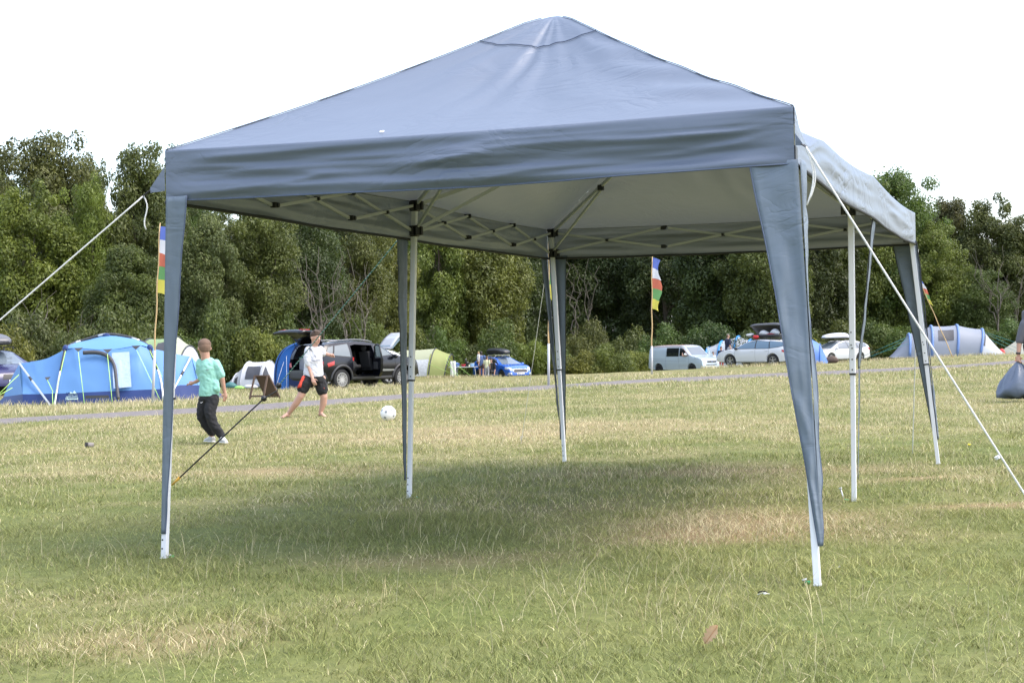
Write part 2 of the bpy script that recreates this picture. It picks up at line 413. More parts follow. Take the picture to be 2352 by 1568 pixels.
# taller dry verge grass past the track
x, y = scatter(70000, 22, 75, 1.15); rd = road_dist(x, y)
side = y > np.interp(x, _rp[:, 0], _rp[:, 1])
m = side & (rd > 1.05) & (rd < 16) & (vnoise(x, y, 2.2, 21) * 1.2 + np.clip((rd - 2) / 4, 0, .4) > .55); x, y, rd = x[m], y[m], rd[m]
v1 = blades(x, y, (.05 + .10 * rg.random(len(x))) * (1.0 - .35 * np.clip((x + 2) / 8, 0, 1)), .009 + .006 * rg.random(len(x)), 2, .5, .85)
gx, gy = [], []
for px, D, hw_, n_ in ((1150, 93, 3.4, 1500), (1575, 97.5, 3.6, 1500), (1746, 82, 3.2, 1600), (1922, 103, 3.2, 900), (985, 90, 3.0, 700), (1063, 90, 2.2, 500), (835, 50.6, 3.0, 900), (250, 40.3, 4.0, 1200), (2163, 97, 4.4, 1200)):
    q = ray(px, 790) * D; gx.append(q.x + (rg.random(n_) * 2 - 1) * hw_); gy.append(q.y + (rg.random(n_) - .75) * 2.6)
gx, gy = np.concatenate(gx), np.concatenate(gy)
v2 = blades(gx, gy, (.10 + .16 * rg.random(len(gx))), .014 + .010 * rg.random(len(gx)), 2, .5, .85)
grass_obj('dry_verge_grass', [v1, v2], 'taller dry seeding grass along the far side of the gravel track')

# ================================================================== the wood
def leaf_mat(name, trans=.38):
    m = bpy.data.materials.new(name); m.use_nodes = True; nt = m.node_tree; b = nt.nodes['Principled BSDF']; out = nt.nodes['Material Output']
    at = NN(nt, 'ShaderNodeAttribute', attribute_name='tint'); oi = NN(nt, 'ShaderNodeObjectInfo')
    mu = NN(nt, 'ShaderNodeMixRGB', blend_type='MULTIPLY'); mu.inputs[0].default_value = 1
    nt.links.new(oi.outputs['Color'], mu.inputs[1]); nt.links.new(at.outputs['Color'], mu.inputs[2])
    nt.links.new(mu.outputs[0], b.inputs['Base Color']); b.inputs['Roughness'].default_value = .5; b.inputs['Specular IOR Level'].default_value = .4
    tr = NN(nt, 'ShaderNodeBsdfTranslucent'); nt.links.new(mu.outputs[0], tr.inputs[0])
    ms = NN(nt, 'ShaderNodeMixShader'); ms.inputs[0].default_value = trans
    nt.links.new(b.outputs[0], ms.inputs[1]); nt.links.new(tr.outputs[0], ms.inputs[2]); nt.links.new(ms.outputs[0], out.inputs[0]); return m
LEAF = leaf_mat('leaf')
BARK = M('bark', (.10, .085, .065), .9, noise=.4, nscale=8, bump=.6, bscale=25, spec=.1)
PALEBARK = M('pale_bark', (.125, .11, .09), .9, noise=.4, nscale=6, spec=.1)
def leaves(centres, radii, counts, size, rng, flat=.75, warm=.10):
    """leaf sprays filling the outer shells of many clumps -> V, F, colour"""
    n = int(sum(counts)); ci = np.repeat(np.arange(len(centres)), counts)
    d = rng.normal(0, 1, (n, 3)); d /= np.linalg.norm(d, axis=1, keepdims=True)
    rad = (.45 + .65 * rng.random(n) ** .55)
    lump = 1 + .22 * np.sin(d[:, 0] * 7 + ci) * np.sin(d[:, 1] * 6 + ci * 2.1) * np.sin(d[:, 2] * 7 + ci * .7)
    p = centres[ci] + d * (rad * lump)[:, None] * radii[ci][:, None] * np.array([1, 1, flat])
    nr = d + rng.normal(0, .75, (n, 3)); nr[:, 2] += .55; nr /= np.linalg.norm(nr, axis=1, keepdims=True)
    t = np.cross(nr, rng.normal(0, 1, (n, 3))); t /= np.linalg.norm(t, axis=1, keepdims=True) + 1e-9; b = np.cross(nr, t)
    s = size * (.55 + .9 * rng.random(n))
    a = t * s[:, None]; c = b * (s * (.32 + .25 * rng.random(n)))[:, None]; fold = nr * (s * .12)[:, None]
    V = np.stack([p - a, p + c - fold, p + a, p - c - fold], 1).reshape(-1, 3)
    F = np.arange(n * 4).reshape(n, 4)
    k = rng.random(n); cl = rng.random(len(centres))[ci]
    col = np.array([.58, .64, .5]) + np.array([.80, .76, .40]) * (.5 * k ** 2 + .5 * cl)[:, None] + np.array([.45, .2, -.1]) * ((k * cl) ** 3 * warm)[:, None]
    return V, F, np.repeat(col, 4, 0)
def limb(mb, a, b, r0, r1, rng, wob=.12, n=5, sides=6):
    a, b = Vector(a), Vector(b); L = (b - a).length
    pts = [a.lerp(b, i / n) + Vector(rng.normal(0, wob * L / n, 3)) * (1 if 0 < i < n else 0) for i in range(n + 1)]
    mb.tube(pts, [r0 + (r1 - r0) * i / n for i in range(n + 1)], sides); return pts
def tree_meshes(seed, Rr=4.2, H=12., base=1.0, nclump=70, nleaf=40000, size=.10):
    rng = np.random.default_rng(seed); C = []; rad = []
    ph = rng.random(4) * 6.28
    while len(C) < nclump:
        d = rng.normal(0, 1, 3); d /= np.linalg.norm(d); q = rng.uniform(.74, .96) if rng.random() < .8 else rng.uniform(.3, .7)
        az = math.atan2(d[1], d[0]); z = base + (H - .9 - base) * (.46 + .54 * d[2] * q)
        w = (Rr - .5) * (1.0 - .22 * max(0, d[2]) ** 2) * (.9 + .14 * math.sin(2 * az + ph[0]) + .08 * math.sin(5 * az + ph[1] + d[2] * 3))
        C.append((d[0] * q * w, d[1] * q * w, z)); rad.append((.60 + .70 * rng.random()) * Rr * .235)
    for _ in range(14):     # sprigs standing out of the outline
        d = rng.normal(0, 1, 3); d[2] = abs(d[2]) * 1.2 - .2; d /= np.linalg.norm(d); q = rng.uniform(.93, 1.03)
        C.append((d[0] * q * Rr * .92, d[1] * q * Rr * .92, base + (H - .5 - base) * (.46 + .54 * d[2] * q))); rad.append(.30 + .4 * rng.random())
    C = np.array(C); rad = np.array(rad); cnt = (rad ** 2 / (rad ** 2).sum() * nleaf).astype(int) + 12
    V, F, col = leaves(C, rad, cnt, size, rng)
    crown = np_mesh('crown', V, F, col)
    mb = MB(); top = Vector((rng.normal(0, .3), rng.normal(0, .3), H * .8))
    pts = limb(mb, (0, 0, -.3), top, .26 * Rr / 4, .05, rng, .06, 8, 8)
    for i in range(12):
        t = .25 + .65 * rng.random(); st = Vector((0, 0, -.3)).lerp(top, t); c = C[rng.integers(nclump)]
        limb(mb, st, c, .09 * (1.2 - t), .02, rng, .15, 5, 5)
    return crown, mb.mesh('trunk')
def put(kind, meshes, label, cat, loc, s, sz, rot, tint, group=None, names=('trunk', 'crown'), bark=BARK):
    t = thing(kind, label, cat, loc, rot, group); t.scale = (s, s, sz)
    crown, trunk = meshes
    if not crown.materials: crown.materials.append(LEAF)
    if not trunk.materials: trunk.materials.append(bark)
    o = link(names[0], trunk, None, t); c = link(names[1], crown, None, t); c.color = (*tint, 1)
    return t
TV = [tree_meshes(100 + i, 4.2, 12., (.6, 1.6, .8, 1.2, .4, 1.0)[i], (125, 105, 140, 112, 130, 110)[i], 62000, (.100, .110, .096, .112, .104, .098)[i]) for i in range(6)]
TG = (.098, .126, .038); TY = (.145, .164, .042); TD = (.060, .082, .030); TB = (.102, .112, .044); TO = (.150, .166, .042); TP = (.120, .145, .056)  # TD: dark green; shade deep in the wood is put into this leaf tint
TREES = [   # picture column, depth, top row, half width in px, tint, variant, label
    (110, 84, 282, 150, TB, 4, 'broad bronze-green tree with the highest crown at the far left of the wood'),
    (-60, 78, 330, 130, TB, 3, 'bronze-green tree cut by the left edge of the picture'),
    (0, 83, 305, 120, TB, 2, 'bronze-green tree left of the highest crown'),
    (205, 87, 335, 85, TB, 5, 'bronze-green tree on the right shoulder of the highest crown'),
    (60, 69, 415, 130, TY, 1, 'yellowish green tree in front of the broad bronze-green tree'),
    (205, 70, 395, 85, TO, 2, 'mustard tinged slim tree above the blue family tent'),
    (320, 72, 312, 120, TG, 4, 'rounded green tree whose tip shows just left of the gazebo corner'),
    (415, 76, 318, 90, TG, 5, 'green tree with feathery tip behind the left gazebo corner'),
    (300, 66, 560, 100, TG, 3, 'low green tree behind the tent with the dark roof pole'),
    (470, 69, 470, 95, TP, 1, 'pale green tree just right of the front left gazebo leg'),
    (590, 71, 430, 110, TG, 0, 'leafy green tree above the head of the boy in the mint shirt'),
    (700, 76, 400, 110, TD, 2, 'dark green tree behind the bare pale branches'),
    (810, 84, 420, 100, TG, 5, 'green tree behind the boy in the white shirt'),
    (890, 97, 470, 80, TY, 4, 'yellow-green tree left of the middle left gazebo leg'),
    (1010, 105, 440, 95, TO, 1, 'golden green tree between the two left gazebo legs'),
    (1120, 107, 450, 110, TY, 3, 'large yellow-green tree beside the dark gap in the wood'),
    (1265, 128, 400, 120, TD, 0, 'very dark tree deep in the gap behind the far left gazebo leg'),  # trees of the gap: its shade is painted as darker leaf colour
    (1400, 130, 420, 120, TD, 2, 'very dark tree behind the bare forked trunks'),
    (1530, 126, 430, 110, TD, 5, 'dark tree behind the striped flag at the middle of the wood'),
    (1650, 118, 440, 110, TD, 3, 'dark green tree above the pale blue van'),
    (1760, 114, 420, 110, TG, 1, 'green tree above the white estate car with the open box'),
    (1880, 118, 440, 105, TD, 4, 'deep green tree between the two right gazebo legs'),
    (1985, 120, 392, 95, TY, 2, 'lighter green tree beyond the middle right gazebo leg'),
    (2065, 122, 366, 120, TG, 0, 'tall rounded tree standing highest right of the gazebo'),
    (2150, 119, 500, 90, TY, 5, 'spreading yellow-green tree above the grey tunnel tent'),
    (2185, 128, 452, 80, TB, 3, 'bronze-green tree in the dip right of the tallest right-hand tree'),
    (2275, 126, 446, 95, TB, 1, 'brownish tree with a flat top near the right edge'),
    (2380, 124, 478, 90, TB, 4, 'brownish green tree cut by the right edge of the picture'),
    (2250, 118, 610, 80, TG, 2, 'low green tree right of the grey tunnel tent'),
]
rt = np.random.default_rng(5)
for i, (px, D, top, hw, tint, v, lab) in enumerate(TREES):
    g = on_ground(px, D); tp = P(px, top, D).z
    s = hw * D / FPX / 4.0; sz = (tp - g.z) / 11.6
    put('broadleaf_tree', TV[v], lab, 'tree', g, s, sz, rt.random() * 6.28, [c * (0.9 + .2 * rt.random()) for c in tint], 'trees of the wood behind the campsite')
BACK = [(-120, 96), (20, 98), (190, 100), (330, 97), (470, 94), (620, 98), (760, 102), (900, 112), (1040, 120), (1170, 122), (1310, 146), (1450, 148), (1590, 142), (1720, 138), (1850, 138), (1980, 140), (2110, 142), (2230, 144), (2340, 142), (2460, 140)]
BKL = ['beyond the left picture edge', 'behind the broad bronze-green tree', 'behind the mustard tinged slim tree', 'behind the rounded tree left of the gazebo corner', 'behind the pale green tree at the front left leg', 'behind the tree above the small boy', 'behind the tree with the bare pale branches in front', 'behind the yellow-green tree left of the middle left leg', 'behind the golden green tree', 'behind the large yellow-green tree at the dark gap', 'at the left of the dark gap', 'at the right of the dark gap', 'behind the tree at the striped flag', 'behind the tree above the pale blue van', 'behind the trees between the right gazebo legs', 'behind the lighter tree beyond the middle right leg', 'behind the tallest right-hand tree', 'in the dip right of the tallest right-hand tree', 'behind the flat-topped brownish tree', 'beyond the right picture edge']
for i, (px, D) in enumerate(BACK):
    g = on_ground(px, D); top = 400 if px < 300 else (470 if px > 1900 else 440)
    if px > 2150: top = 520
    tp = P(px, top, D).z
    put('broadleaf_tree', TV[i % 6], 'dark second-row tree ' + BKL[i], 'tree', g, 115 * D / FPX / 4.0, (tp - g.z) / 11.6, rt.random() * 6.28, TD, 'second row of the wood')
# undergrowth: bramble and hawthorn bushes at the foot of the wood
def bush_meshes(seed, n=15000, size=.05):
    rng = np.random.default_rng(seed); k = 26
    C = np.stack([rng.uniform(-1.25, 1.25, k), rng.uniform(-.9, .9, k), rng.uniform(.15, 1.0, k)], -1); C[:, 2] *= (1.35 - .55 * np.abs(C[:, 0]))
    rad = .28 + .3 * rng.random(k); cnt = (rad ** 2 / (rad ** 2).sum() * n).astype(int)
    V, F, col = leaves(C, rad, cnt, size, rng, .9, .5); V[:, 2] = np.maximum(V[:, 2], -.05)
    mb = MB()
    for i in range(8): limb(mb, (rng.normal(0, .3), rng.normal(0, .2), -.1), C[rng.integers(k)], .03, .008, rng, .15, 4, 5)
    return np_mesh('foliage', V, F, col), mb.mesh('stem')
BV = [bush_meshes(300 + i) for i in range(4)]
BUSH = [(-30, 58, 700, 90, TO), (60, 60, 730, 100, TB), (170, 60, 745, 90, TG), (280, 61, 700, 95, TG), (400, 61, 745, 80, TG), (500, 66, 705, 80, TG), (590, 66, 745, 70, TY), (640, 70, 720, 70, TG), (720, 72, 740, 80, TG),
        (830, 76, 735, 85, TG), (930, 98, 745, 80, TG), (1010, 99, 752, 70, TG), (1080, 100, 765, 70, TP), (1150, 99, 745, 75, TG), (1215, 99, 778, 55, TO), (1270, 100, 790, 60, TG), (1330, 99, 800, 65, TY), (1390, 99, 795, 60, TY), (1450, 105, 803, 50, TY),
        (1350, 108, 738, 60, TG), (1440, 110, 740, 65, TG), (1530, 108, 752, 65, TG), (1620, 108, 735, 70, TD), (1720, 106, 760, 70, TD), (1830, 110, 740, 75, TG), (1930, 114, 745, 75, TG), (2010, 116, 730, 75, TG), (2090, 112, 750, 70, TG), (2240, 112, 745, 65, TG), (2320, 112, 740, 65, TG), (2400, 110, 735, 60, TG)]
BL = ['rusty-leaved bush cut by the left picture edge', 'rusty bramble bush above the dark roof box of the parked car', 'green bush behind the left slope of the blue tent', 'tall green bush behind the dark pole of the blue tent', 'green bush behind the left flag pole', 'green bush left of the small boy\'s head', 'yellowish bush between the small boy and the white dome tent', 'green bush behind the raised black tailgate', 'green bush behind the taller boy', 'green bush above the black car roof', 'green bush behind the raised silver tailgate', 'green bush behind the lime tent', 'pale bush between the lime tent and the family', 'green bush behind the blue car', 'russet bush right of the blue car', 'low bramble behind the far left gazebo leg', 'low yellowish bramble left of the pale blue van', 'low yellowish bramble second from the pale blue van', 'low yellowish bramble touching the striped flag pole', 'green bush above the low brambles at the far left gazebo leg', 'green bush above the low brambles near the striped flag pole', 'green bush right behind the striped flag pole', 'dark bush above the pale blue van', 'dark bush behind the man in the navy shirt', 'green bush behind the open roof box', 'green bush behind the silver roof box', 'green bush right of the silver roof box', 'green bush left behind the grey tunnel tent', 'green bush right behind the grey tunnel tent', 'green bush behind the cream tent', 'green bush at the right picture edge']
for i, (px, D, top, hw, tint) in enumerate(BUSH):
    g = on_ground(px, D); tp = P(px, top, D).z; s = hw * D / FPX / 1.45
    put('bush', BV[i % 4], BL[i], 'bush', g, s, (tp - g.z) / 1.5, rt.random() * 6.28, [c * (.9 + .25 * rt.random()) for c in tint], 'bushes at the foot of the wood', ('stem', 'foliage'))
# bare and half-dead trees
def bare(px, D, base_y, top, spread, n, seed, label, mat=PALEBARK, r=.07, twigs=3):
    r *= .72; rng = np.random.default_rng(seed); g = on_ground(px, D); t = thing('bare_tree', label, 'tree', g, 0, 'bare and half-dead trees')
    H = P(px, top, D).z - g.z; k = D / FPX; mb = MB(); b2 = MB()
    fork = Vector((rng.normal(0, .1), 0, H * .42)); limb(mb, (0, 0, -.3), fork, r, r * .75, rng, .1, 6, 6)
    for i in range(n):
        e = Vector(((rng.random() * 2 - 1) * spread * k, rng.normal(0, .6), H * (.7 + .3 * rng.random())))
        pts = limb(b2, fork * (.45 + .55 * rng.random()), e, r * .5, r * .10, rng, .30, 7, 5)
        for j in range(twigs):
            q = pts[2 + int(rng.integers(4))]; limb(b2, q, q + Vector((rng.normal(0, .55), rng.normal(0, .4), .35 + .6 * rng.random())), r * .22, r * .06, rng, .2, 4, 4)
    mb.build('trunk', mat, t, True); b2.build('branch', mat, t, True)
bare(735, 66, 900, 560, 75, 8, 1, 'half-dead pale tree with a fan of bare twigs', r=.085, twigs=4)
bare(795, 67, 760, 585, 25, 3, 2, 'slim pale tree stem left of the forked one', r=.06)
bare(828, 68, 760, 560, 60, 5, 3, 'pale bare tree forking wide above the black car', r=.07)
bare(1325, 112, 800, 590, 30, 3, 4, 'grey bare tree right of the far left gazebo leg', r=.13)
bare(1350, 113, 800, 585, 40, 3, 5, 'grey bare tree bending right in the dark gap', r=.12)
bare(2290, 116, 780, 560, 60, 5, 6, 'bleached bare tree at the right side of the wood', r=.13)
bare(2335, 117, 780, 580, 50, 4, 7, 'leaning bleached bare tree beside the right edge', r=.11)
bare(60, 60.5, 800, 640, 75, 4, 8, 'dead grey tree with crooked arms at the far left', r=.07, twigs=1)
bare(165, 60, 800, 700, 60, 4, 9, 'dead grey branch rising behind the blue tent', r=.06, twigs=2)
bare(1005, 98, 800, 715, 40, 4, 10, 'bleached twiggy shrub left of the lime tent', r=.05)
# ================================================================== the gazebo
GW, GL, GYAW = 3.15, 6.30, -0.33411
_gx, _gy = -1.7273, 7.6846
_cy, _sy = math.cos(GYAW), math.sin(GYAW)
GC = Vector((_gx + _cy * GW / 2 - _sy * GL / 2, _gy + _sy * GW / 2 + _cy * GL / 2, 0))
def to_gaz(p):
    d = Vector(p) - GC; return Vector((_cy * d.x + _sy * d.y, -_sy * d.x + _cy * d.y, d.z))
def from_gaz(p):
    return Vector((GC.x + _cy * p[0] - _sy * p[1], GC.y + _sy * p[0] + _cy * p[1], p[2]))
CANVAS = M('gazebo_canvas', (.118, .148, .208), .5, noise=.06, nscale=1.2, bump=.25, bscale=7, trans=.17, spec=.4, back=(.165, .175, .155), stretch=(1, 1, 2.2), coat=.8, crough=.40)
def creases(m, sc=2.6, strength=.55):
    nt = m.node_tree; b = nt.nodes['Principled BSDF']; tc = NN(nt, 'ShaderNodeTexCoord'); last = None
    # ridged folds of stored, hastily stretched polyester plus a fine weave
    mp = NN(nt, 'ShaderNodeMapping'); mp.inputs['Scale'].default_value = (1.0, 1.0, 2.4); nt.links.new(tc.outputs['Object'], mp.inputs[0])
    n = NN(nt, 'ShaderNodeTexNoise'); n.inputs['Scale'].default_value = sc; n.inputs['Detail'].default_value = 3.5; n.inputs['Distortion'].default_value = 1.1; nt.links.new(mp.outputs[0], n.inputs[0])
    a = NN(nt, 'ShaderNodeMath', operation='SUBTRACT'); nt.links.new(n.outputs['Fac'], a.inputs[0]); a.inputs[1].default_value = .5
    c = NN(nt, 'ShaderNodeMath', operation='ABSOLUTE'); nt.links.new(a.outputs[0], c.inputs[0])
    d = NN(nt, 'ShaderNodeMath', operation='POWER'); nt.links.new(c.outputs[0], d.inputs[0]); d.inputs[1].default_value = .6
    v = NN(nt, 'ShaderNodeTexVoronoi'); v.feature = 'DISTANCE_TO_EDGE'; v.inputs['Scale'].default_value = sc * .9; nt.links.new(n.outputs['Color'], v.inputs['Vector'])
    f = NN(nt, 'ShaderNodeMath', operation='MULTIPLY_ADD'); nt.links.new(v.outputs['Distance'], f.inputs[0]); f.inputs[1].default_value = .5; nt.links.new(d.outputs[0], f.inputs[2])
    n3 = NN(nt, 'ShaderNodeTexNoise'); n3.inputs['Scale'].default_value = 1.1; n3.inputs['Detail'].default_value = 2; nt.links.new(tc.outputs['Object'], n3.inputs[0])
    mr = NN(nt, 'ShaderNodeMapRange'); mr.inputs['From Min'].default_value = .42; mr.inputs['From Max'].default_value = .62; mr.inputs['To Min'].default_value = .15; nt.links.new(n3.outputs['Fac'], mr.inputs['Value'])
    ml = NN(nt, 'ShaderNodeMath', operation='MULTIPLY'); nt.links.new(f.outputs[0], ml.inputs[0]); nt.links.new(mr.outputs[0], ml.inputs[1])
    bp = NN(nt, 'ShaderNodeBump'); bp.inputs['Strength'].default_value = strength; bp.inputs['Distance'].default_value = .035; nt.links.new(ml.outputs[0], bp.inputs['Height'])
    nt.links.new(bp.outputs[0], b.inputs['Normal']); nt.links.new(bp.outputs[0], b.inputs['Coat Normal'])
creases(CANVAS, 2.4, .36)
HEM = M('gazebo_hem', (.03, .032, .035), .8)
STEEL = M('white_steel', (.74, .75, .79), .35, noise=.04, spec=.5)
BARM = M('cream_bar', (.48, .50, .49), .45)
BLACKP = M('black_plastic', (.012, .012, .013), .45)
RIVET = M('rivet', (.55, .55, .55), .3, metal=.9)
REDP = M('red_plastic', (.45, .02, .02), .4)
gz = thing('gazebo', 'large blue-grey pop-up gazebo with six white legs on the grass', 'gazebo', GC, GYAW)
ZV0, ZV1, ZP = 1.80, 2.05, 2.905
hw, hl = GW / 2, GL / 2
PKF, PKB = Vector((0, -hl + hw, ZP)), Vector((0, hl - hw, ZP))
rq = np.random.default_rng(3)
def fbm(x, y, seed=0): 
    return float(vnoise(np.array([x]), np.array([y]), 1.0, seed)[0]) - .5
def smooth01(t): t = min(1, max(0, t)); return t * t * (3 - 2 * t)
# sag of the eave: how far the edge of the cloth drops, per side, at parameter t (0..1)
def eave(side, t):
    if side == 'right':
        return -.105 * math.exp(-((t - .055) / .05) ** 2) * smooth01(t / .02) - .05 * math.sin(math.pi * min(1, t / .5)) * (t < .5) - .03 * math.sin(math.pi * (t - .5) / .5) * (t >= .5)
    if side == 'left': return -.02 * abs(math.sin(2 * math.pi * t))
    return -.012 * math.sin(math.pi * t)
def slope(a, b, p, q, side, nu, nv, seed):
    """roof panel from eave a->b up to ridge p->q"""
    rows = []; nrm = (b - a).cross(p - a).normalized()
    if nrm.z < 0: nrm = -nrm
    for j in range(nv + 1):
        t = j / nv; row = []
        for i in range(nu + 1):
            s = i / nu; e = a.lerp(b, s); r = p.lerp(q, s); X = e.lerp(r, t)
            edge = math.sin(math.pi * s) ; sag = -.055 * edge * math.sin(math.pi * t)
            X = X + nrm * sag + Vector((0, 0, eave(side, s) * (1 - t) ** 3 - .03 * math.sin(math.pi * t)))
            w = math.sin(math.pi * t) * edge
            # soft creases fanning out from the peak
            ang = (s - .5) * 9
            cr = .05 * fbm(ang * .9 + 1.5 * math.sin(2 * t), t * 1.3, seed + 7) * math.exp(-((t - .55) / .3) ** 2) + .03 * fbm(ang * 2.1 - t, t * 1.1, seed + 8) * math.exp(-((s - .5) / .25) ** 2)
            wr = .022 * fbm(s * 7 + t * 2, t * 3.3, seed) + .012 * fbm(s * 16 - 6 * t, t * 6, seed + 1)
            X = X + nrm * (cr + wr) * w
            # fold near the corners
            X = X + nrm * .016 * math.sin(30 * t + 8 * s) * math.exp(-((s - .93) / .07) ** 2) * (1 - t) * min(1, 6 * t)
            # rounded peak
            if t > .93: X = X + Vector((0, 0, -.02 * (t - .93) / .07))
            row.append(X)
        rows.append(row)
    mb = MB(); mb.grid(rows); return mb.build('roof_panel', CANVAS, gz, True, fix=False), rows
cFL, cFR, cBL, cBR = [Vector((x * hw, y * hl, ZV1)) for x, y in ((-1, -1), (1, -1), (-1, 1), (1, 1))]
cFL.x += .024; cFR.x -= .012
def upward(o):      # make faces point up so the coated side is outside
    me = o.data
    if sum(p.normal.z * p.area for p in me.polygons) < 0: me.flip_normals()
pk = Vector((.025, 0, 0))
for a, b, p, q, sd, nu, sdn in ((cFL, cFR, PKF - pk, PKF + pk, 'front', 90, 1), (cFR, cBR, PKF + pk, PKB + pk, 'right', 110, 2), (cBR, cBL, PKB + pk, PKB - pk, 'back', 50, 3), (cBL, cFL, PKB - pk, PKF - pk, 'left', 80, 4)):
    o, rows = slope(a, b, p, q, sd, nu, 40, sdn); upward(o)
    if sd == 'front': FRONT_ROWS = rows
# stitched peak seam and hip piping
def row_at(rows, t): 
    j = t * (len(rows) - 1); k = int(j); f = j - k; return [a.lerp(b, f) for a, b in zip(rows[k], rows[min(k + 1, len(rows) - 1)])]
SEAM = M('seam_thread', (.085, .11, .17), .7)
seam_pts = [row_at(FRONT_ROWS, .80 - .03 * math.sin(math.pi * i / 90))[i] + Vector((0, -.004, .004)) for i in range(0, 91, 2)]
MB().tube(seam_pts, .003, 5).build('peak_seam', SEAM, gz, True)
for i in (0, 90):
    MB().tube([r[i] + Vector((0, -.002, .004)) for r in FRONT_ROWS[:-1]], .003, 5).build('hip_seam', CANVAS, gz, True)
# vent eyelets
for s, t in ((.36, .06),):
    c = row_at(FRONT_ROWS, t)[int(s * 90)]
    MB().tube([c + Vector((0, -.003, .006)) + .010 * Vector((math.cos(k), .88 * math.sin(k), .47 * math.sin(k))) for k in np.linspace(0, 6.28, 13)], .0025, 5).build('eyelet', M('eyelet', (.8, .8, .8), .3), gz)
# valances
def valance(a, b, side, n, seed, hook):
    rows = []; out = (b - a).cross(Vector((0, 0, 1))).normalized()
    if out.dot((a + b) / 2 - Vector((0, 0, a.z))) < 0: out = -out
    L = (b - a).length
    for j in range(25):
        t = j / 24; row = []
        for i in range(n + 1):
            s = i / n; X = a.lerp(b, s)
            top = ZV1 + eave(side, s); bot = ZV0 - .012 * math.sin(math.pi * s) + .01 * fbm(s * 9, 1, seed)
            if side == 'right': bot += -.02 * math.sin(2 * math.pi * s) ** 2
            z = top + (bot - top) * t; d = 0
            endf = min(1, s * 12, (1 - s) * 12)
            kk = .22 if side == 'right' else 1.0
            d += kk * .04 * fbm(s * L * 1.1, t * 3.2 + s * 3, seed) * endf * min(1, t * 3)
            d += kk * .040 * fbm(s * L * 2.0 + 2 * t, t * 6.5 - s * 2, seed + 2) * endf * math.sin(math.pi * min(1, .15 + t)) * min(1, t * 5)
            d += kk * .014 * math.sin(16 * t + 5 * fbm(s * L * .8, 0, seed + 5)) * endf * t * t
            d += kk * .020 * math.exp(-((t - .52 - .12 * s) / .06) ** 2) * fbm(s * L * 2.6, 3, seed + 4) * endf
            if side != 'right': d += .009 * max(0, 1 - abs(fbm(s * L * 1.5 + 1.3 * t, t * 5.5 + 1.2 * s, seed + 11)) * 9) * endf * min(1, t * 5) - .006 * max(0, 1 - abs(fbm(s * L * .9 - t, t * 7 - s, seed + 12)) * 8) * endf * min(1, t * 5)
            if side == 'right': d += .010 * math.sin(math.pi * t) * abs(math.sin(2 * math.pi * s))
            X = Vector((X.x, X.y, z)) + out * (d + .004)
            row.append(X)
        rows.append(row)
    rows.insert(0, [p - out * .016 + Vector((0, 0, .006)) for p in rows[0]])
    mb = MB(); mb.grid(rows); o = mb.build('valance', CANVAS, gz, True, fix=False)
    if o.data.polygons[len(o.data.polygons) // 2].normal.dot(out) < 0: o.data.flip_normals()
    mb = MB(); mb.tube([p + Vector((0, 0, -.002)) for p in rows[-1]], (.004 if side == 'front' else .0095), 5)
    mb.build('valance_hem', (SEAM if side == 'front' else HEM), o, True)
    return rows
vf = valance(cFL, cFR, 'front', 200, 1, 0); vr = valance(cFR, cBR, 'right', 200, 2, 0); valance(cBR, cBL, 'back', 60, 3, 0); valance(cBL, cFL, 'left', 80, 4, 0)
